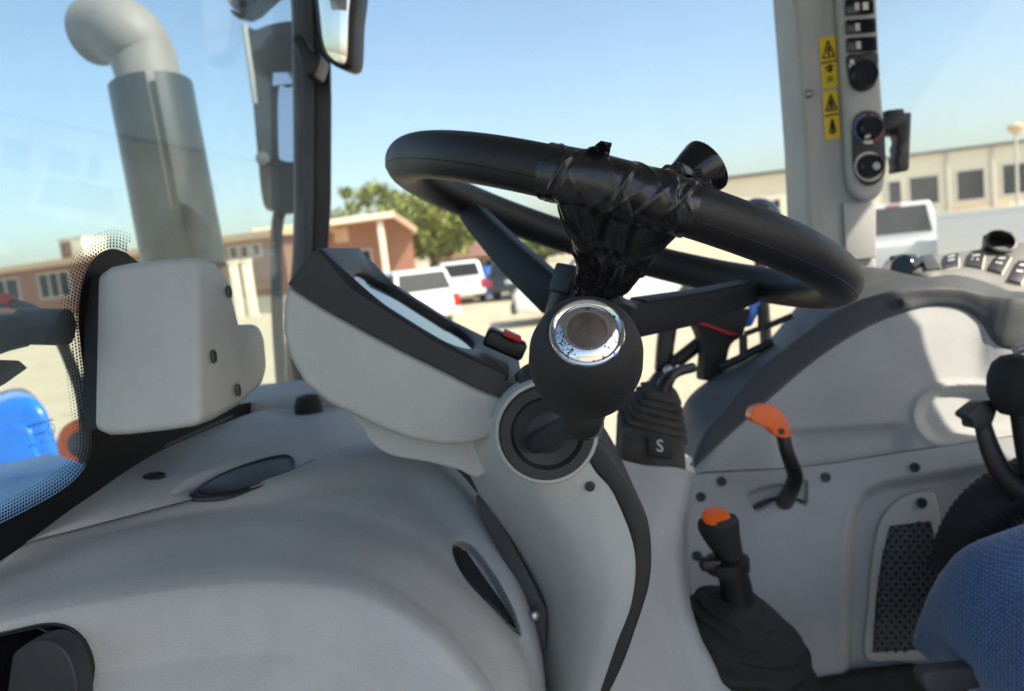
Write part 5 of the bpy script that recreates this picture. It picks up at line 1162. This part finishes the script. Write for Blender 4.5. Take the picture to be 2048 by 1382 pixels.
for i in range(n1+1):
    row = []
    for j in range(n2):
        q = 2*math.pi*j/n2; cx, cy = math.cos(q), math.sin(q); k = sstep(0, 14, i)
        f = .0034*math.sin(i*.62+1.3*math.sin(q+.5)+noise.noise(V((cx*1.5, cy*1.5, i*.03)))*3.0)*k+.0055*noise.noise(V((cx*1.6, cy*1.6, i*.05)))*k+.0018*noise.noise(V((cx*4, cy*4, i*.16)))*k
        r = rads[i]+f
        row.append(bm.verts.new(cpts[i]+RGT*cx*r*1.0+(FWD*.93+UPV*.3)*cy*r*.85+UPV*cx*(-.22)*r*k))
    G.append(row)
for i in range(n1):
    for j in range(n2): bm.faces.new((G[i][j], G[i][(j+1) % n2], G[i+1][(j+1) % n2], G[i+1][j]))
bm.faces.new(G[0]); bm.faces.new(G[-1][::-1])
finish('folds', bm, M['rubber'], t, ang=60)
# ribbed rubber boot of the joystick linkage
t = thing('bellows_boot', 'dusty ribbed rubber bellows boot behind the column knob', 'lever boot', W(1300, 950, .86))
def rrect(c, u, v, hu, hv, rr, n=6):
    out = []
    for sx, sy, a0 in ((1, 1, 0), (-1, 1, 90), (-1, -1, 180), (1, -1, 270)):
        for i in range(n+1):
            a = math.radians(a0+90*i/n); out.append(c+u*(sx*(hu-rr)+rr*math.cos(a))+v*(sy*(hv-rr)+rr*math.sin(a)))
    return out
bu = (RGT*.96-UPV*.22).normalized(); bv = (FWD*.9+UPV*.35).normalized(); S = []
secs_ = [(1298, 948, .064*.56, 1), (1300, 925, .0355, 1), (1300, 862, .034, 1), (1302, 850, .031, 1)]
path = []
base_c, top_c = W(1302, 852, .872), W(1324, 778, .89)
for x, y, h_, _ in secs_: path.append((W(x, y, .865), h_))
for i in range(25):
    k = i/24; path.append((base_c.lerp(top_c, k), .0335-.0165*k+(.0036 if i % 4 in (1, 2) else -.0012)*(1-.4*k)))
bm = bmesh.new(); rows_b = [[bm.verts.new(p) for p in rrect(c, bu, bv, h_, h_*.95, h_*.3)] for c, h_ in path]
for a, b in zip(rows_b, rows_b[1:]):
    for i in range(len(a)): bm.faces.new((a[i], a[(i+1) % len(a)], b[(i+1) % len(b)], b[i]))
bm.faces.new(rows_b[0][::-1]); bm.faces.new(rows_b[-1]); bl = finish('bellows', bm, M['boot'], t, ang=75)
lb = W(1319, 893, .828); lbp = prism('label_plate', [W(x, y, .829) for x, y in ((1296, 872), (1342, 880), (1346, 918), (1298, 912))], FWD*.003, M['ink'], t, bev=.001)
text_obj('number_mark', 'S', .018, W(1312, 902, .8285), RGT*.98-UPV*.15, UPV, M['white'], lbp)
tube('lever_rod', [top_c-UPV*.005, W(1334, 762, .89), W(1352, 745, .90), W(1385, 735, .92)], [.010, .008, .006, .006], M['black'], t, n=14, sm=20)
# linkage seen beyond it
t = thing('gas_strut', 'dark gas strut with ball joint behind the ribbed boot', 'strut', W(1300, 800, 1.18))
tube('cylinder', [W(1352, 724, 1.18), W(1432, 660, 1.18)], .0105, M['dark'], t, n=16)
tube('rod', [W(1300, 775, 1.18), W(1352, 724, 1.18)], .005, M['black'], t, n=12)
lathe('ball_joint', [(-.008, 0), (-.006, .006), (0, .0085), (.006, .006), (.008, 0)], W(1338, 741, 1.165), -YD, M['steel'], t, n=20)
prism('upright', [W(x, y, 1.19) for x, y in ((1322, 640), (1358, 640), (1350, 690), (1344, 742), (1312, 742), (1316, 690))], FWD*.02, M['black'], t, bev=.003)
prism('foot', [W(x, y, 1.19) for x, y in ((1316, 740), (1344, 742), (1318, 770), (1298, 785), (1288, 778))], FWD*.02, M['black'], t, bev=.003)
t = thing('tool_pouch', 'black fabric pouch with red piping hanging by the side window', 'pouch', W(1440, 760, 1.16))
po = s2([(1394, 640), (1430, 632), (1480, 618), (1500, 620), (1492, 650), (1484, 672), (1462, 690), (1452, 728), (1440, 752), (1408, 760), (1410, 715), (1410, 690), (1402, 668)], 50)
pc = prism('body', [W(x, y, 1.13) for x, y in po], FWD*.045, M['rubber'], t, bev=.012, seg=4, ang=20)
tube('red_piping', [W(1394, 646, 1.128), W(1420, 653, 1.124), W(1452, 665, 1.124), W(1482, 672, 1.128)], .0022, M['red'], t, n=8, sm=20)
prism('blue_tag', [W(x, y, 1.15) for x, y in ((1500, 600), (1522, 600), (1516, 628), (1504, 652), (1490, 655), (1496, 630))], FWD*.006, M['blue'], t, bev=.002)
t = thing('window_hinge', 'black hinge bracket with two prongs on the dark arch trim', 'hinge', W(1500, 712, 1.12))
bm = bmesh.new()
for a, b, r in (((1486, 712), (1544, 684), .006), ((1524, 657), (1583, 632), .0045), ((1486, 668), (1487, 712), .006), ((1523, 612), (1524, 660), .006), ((1440, 735), (1490, 712), .006), ((1490, 668), (1524, 655), .004)):
    tube_bm([W(*a, 1.11), W(*b, 1.11)], r, 10, bm=bm)
finish('bracket', bm, M['black'], t)
# right hand lever, joystick knob
t = thing('spool_lever', 'black lever with wedge shaped grip in front of the sunlit tray', 'lever', W(2040, 1000, .82))
prism('grip', [W(x, y, .79) for x, y in s2([(1934, 828), (1945, 818), (1966, 803), (1984, 801), (1995, 808), (1993, 824), (1983, 850), (1968, 858), (1950, 856), (1946, 842), (1936, 836)], 36)], FWD*.022, M['black'], t, bev=.006, seg=4, ang=20)
tube('stem', [W(1966, 850, .80), W(1976, 885, .80), W(1992, 925, .80), (W(2010, 955, .80)), W(2040, 985, .80)], [.0085, .0095, .0105, .011, .0125], M['black'], t, n=18, sm=30, flat=.7)
t = thing('joystick', 'large round black joystick knob at the right edge', 'joystick', W(2040, 900, .78))
lathe('knob', [(-.034, .009), (-.028, .016), (-.016, .0235), (.0, .0265), (.014, .0245), (.022, .018), (.026, .008), (.0265, 0)], W(2034, 762, .78), (UPV+RGT*.15-FWD*.1), M['rubber'], t, n=40)
tube('stick', [W(2036, 800, .785), W(2046, 870, .79), W(2060, 960, .80)], .009, M['black'], t, n=16)
lathe('spring', [(0, .006), (.03, .006)], W(2030, 700, .86), RGT+UPV*.25, M['steel'], t, n=16)
t = thing('rubber_duct', 'curved black rubber duct behind the seat cushion', 'duct', W(1930, 1130, .84))
dpts = spline([W(1916, 1150, .86), W(1935, 1085, .855), W(1965, 1035, .85), W(2010, 995, .845), W(2075, 962, .84)], 90)
tube('duct', dpts, [.030+.0007*math.sin(i*1.35) for i in range(90)], M['rubber'], t, n=24)
# ------------------------------------------------------------------ seat
t = thing('driver_seat', 'blue fabric driver seat cushion at the lower right corner', 'seat', V((.62, .62, zf)))
c0 = W(1856, 1146, .79); zs = c0.z
def seat_pt(x, y, h=0): return V((x, y, zs+.20*(x-c0.x)+h))
bm = bmesh.new(); NX, NY = 46, 46; X0, X1, Y0, Y1 = c0.x-.012, c0.x+.42, c0.y-.46, c0.y+.012
def sq(a): return abs(a)**6
top, bot = [], []
for i in range(NX+1):
    rt, rb = [], []
    for j in range(NY+1):
        u, v = -1+2*i/NX, -1+2*j/NY; g_ = max(sq(u), sq(v)); ed = 1-(1-min(1, max(abs(u), abs(v))))**2
        x, y = X0+(X1-X0)*(u+1)/2, Y0+(Y1-Y0)*(v+1)/2
        crown = .022*(1-u*u)*(1-v*v*.4)*.5; drop = -.045*(max(0, abs(u)-.78)/.22)**2.4-.045*(max(0, abs(v)-.80)/.20)**2.4
        bol = .018*math.exp(-((abs(v)-.72)/.16)**2)-.004*math.exp(-((abs(v)-.45)/.04)**2)
        rt.append(bm.verts.new(seat_pt(x, y, crown+drop+bol+.02)))
        inn = .92; rb.append(bm.verts.new(V((X0+(X1-X0)*(u*inn+1)/2+.01, Y0+(Y1-Y0)*(v*inn+1)/2, zs-.105+.1*(x-c0.x)-.03*0))))
    top.append(rt); bot.append(rb)
for i in range(NX):
    for j in range(NY): bm.faces.new((top[i][j], top[i+1][j], top[i+1][j+1], top[i][j+1])); bm.faces.new((bot[i][j], bot[i][j+1], bot[i+1][j+1], bot[i+1][j]))
per = [(i, 0) for i in range(NX)]+[(NX, j) for j in range(NY)]+[(i, NY) for i in range(NX, 0, -1)]+[(0, j) for j in range(NY, 0, -1)]
mids = []
for (i, j) in per:
    a, b = top[i][j].co, bot[i][j].co; cc = V((.5*(X0+X1), .5*(Y0+Y1), 0)); o = (a-cc); o.z = 0; o.normalize(); mids.append([bm.verts.new(a.lerp(b, .33)+o*.012), bm.verts.new(a.lerp(b, .66)+o*.010)])
for k in range(len(per)):
    (i, j), (i2, j2) = per[k], per[(k+1) % len(per)]; m1, m2 = mids[k], mids[(k+1) % len(per)]
    bm.faces.new((top[i][j], m1[0], m2[0], top[i2][j2])); bm.faces.new((m1[0], m1[1], m2[1], m2[0])); bm.faces.new((m1[1], bot[i][j], bot[i2][j2], m2[1]))
cu_ = finish('cushion', bm, M['bluefab'], t, ang=70)
tube('seam_piping', [seat_pt(X0+.035+.003*math.sin(k*.9), Y0+.03+(Y1-Y0-.06)*k/30, .0205) for k in range(31)], .0016, M['bluefab'], cu_, n=8)
BR = [(.79, .0), (.86, .25), (.90, .44)]
yc_ = (Y0+Y1)/2; prof = [(.06, .20), (.30, .185), (.50, .172), (.56, .188), (.62, .215), (.68, .238), (.76, .240), (.84, .215), (.88, .17)]  # unseen; waist and shoulders shaped to place its shadow on the console
poly = [(h_, w_) for h_, w_ in prof]+[(h_, -w_) for h_, w_ in prof[::-1]]
bm = bmesh.new(); F_ = [bm.verts.new(V((X1-.02+.085*h_, yc_+w_, zs+h_))) for h_, w_ in poly]; B_k = [bm.verts.new(V((X1+.07+.075*h_, yc_+w_*.97, zs+h_))) for h_, w_ in poly]
bm.faces.new(F_); bm.faces.new(B_k[::-1]); N = len(F_)
for i in range(N): bm.faces.new((F_[i], F_[(i+1) % N], B_k[(i+1) % N], B_k[i]))
bmesh.ops.recalc_face_normals(bm, faces=bm.faces); bevel_bm(bm, .012, 3, 50)
finish('shade_backrest', bm, M['bluefab'], t)
rbox('base', V(((X0+X1)/2+.03, (Y0+Y1)/2, (zs-.11+zf)/2-.01)), (.16, .17, (zs-.13-zf)/2), M['black'], t, bev=.02)
prism('slide_handle', [W(x, y, .70) for x, y in s2([(1846, 1356), (1858, 1345), (1900, 1340), (1950, 1336), (1974, 1344), (1972, 1372), (1930, 1384), (1880, 1394), (1856, 1384)], 36)], FWD*.02, M['mid'], t, bev=.004)

# dark floor sill under the console
t = thing('floor_sill', 'black rubber floor sill under the perforated vent panel', 'sill', lp(1750, 1400))
prism('sill', [lp(x, y, .012) for x, y in ((1600, 1362), (1660, 1350), (1720, 1343), (1850, 1332), (2100, 1318), (2100, 1520), (1560, 1520))], -LN*.06, M['rubber'], t, bev=.004)
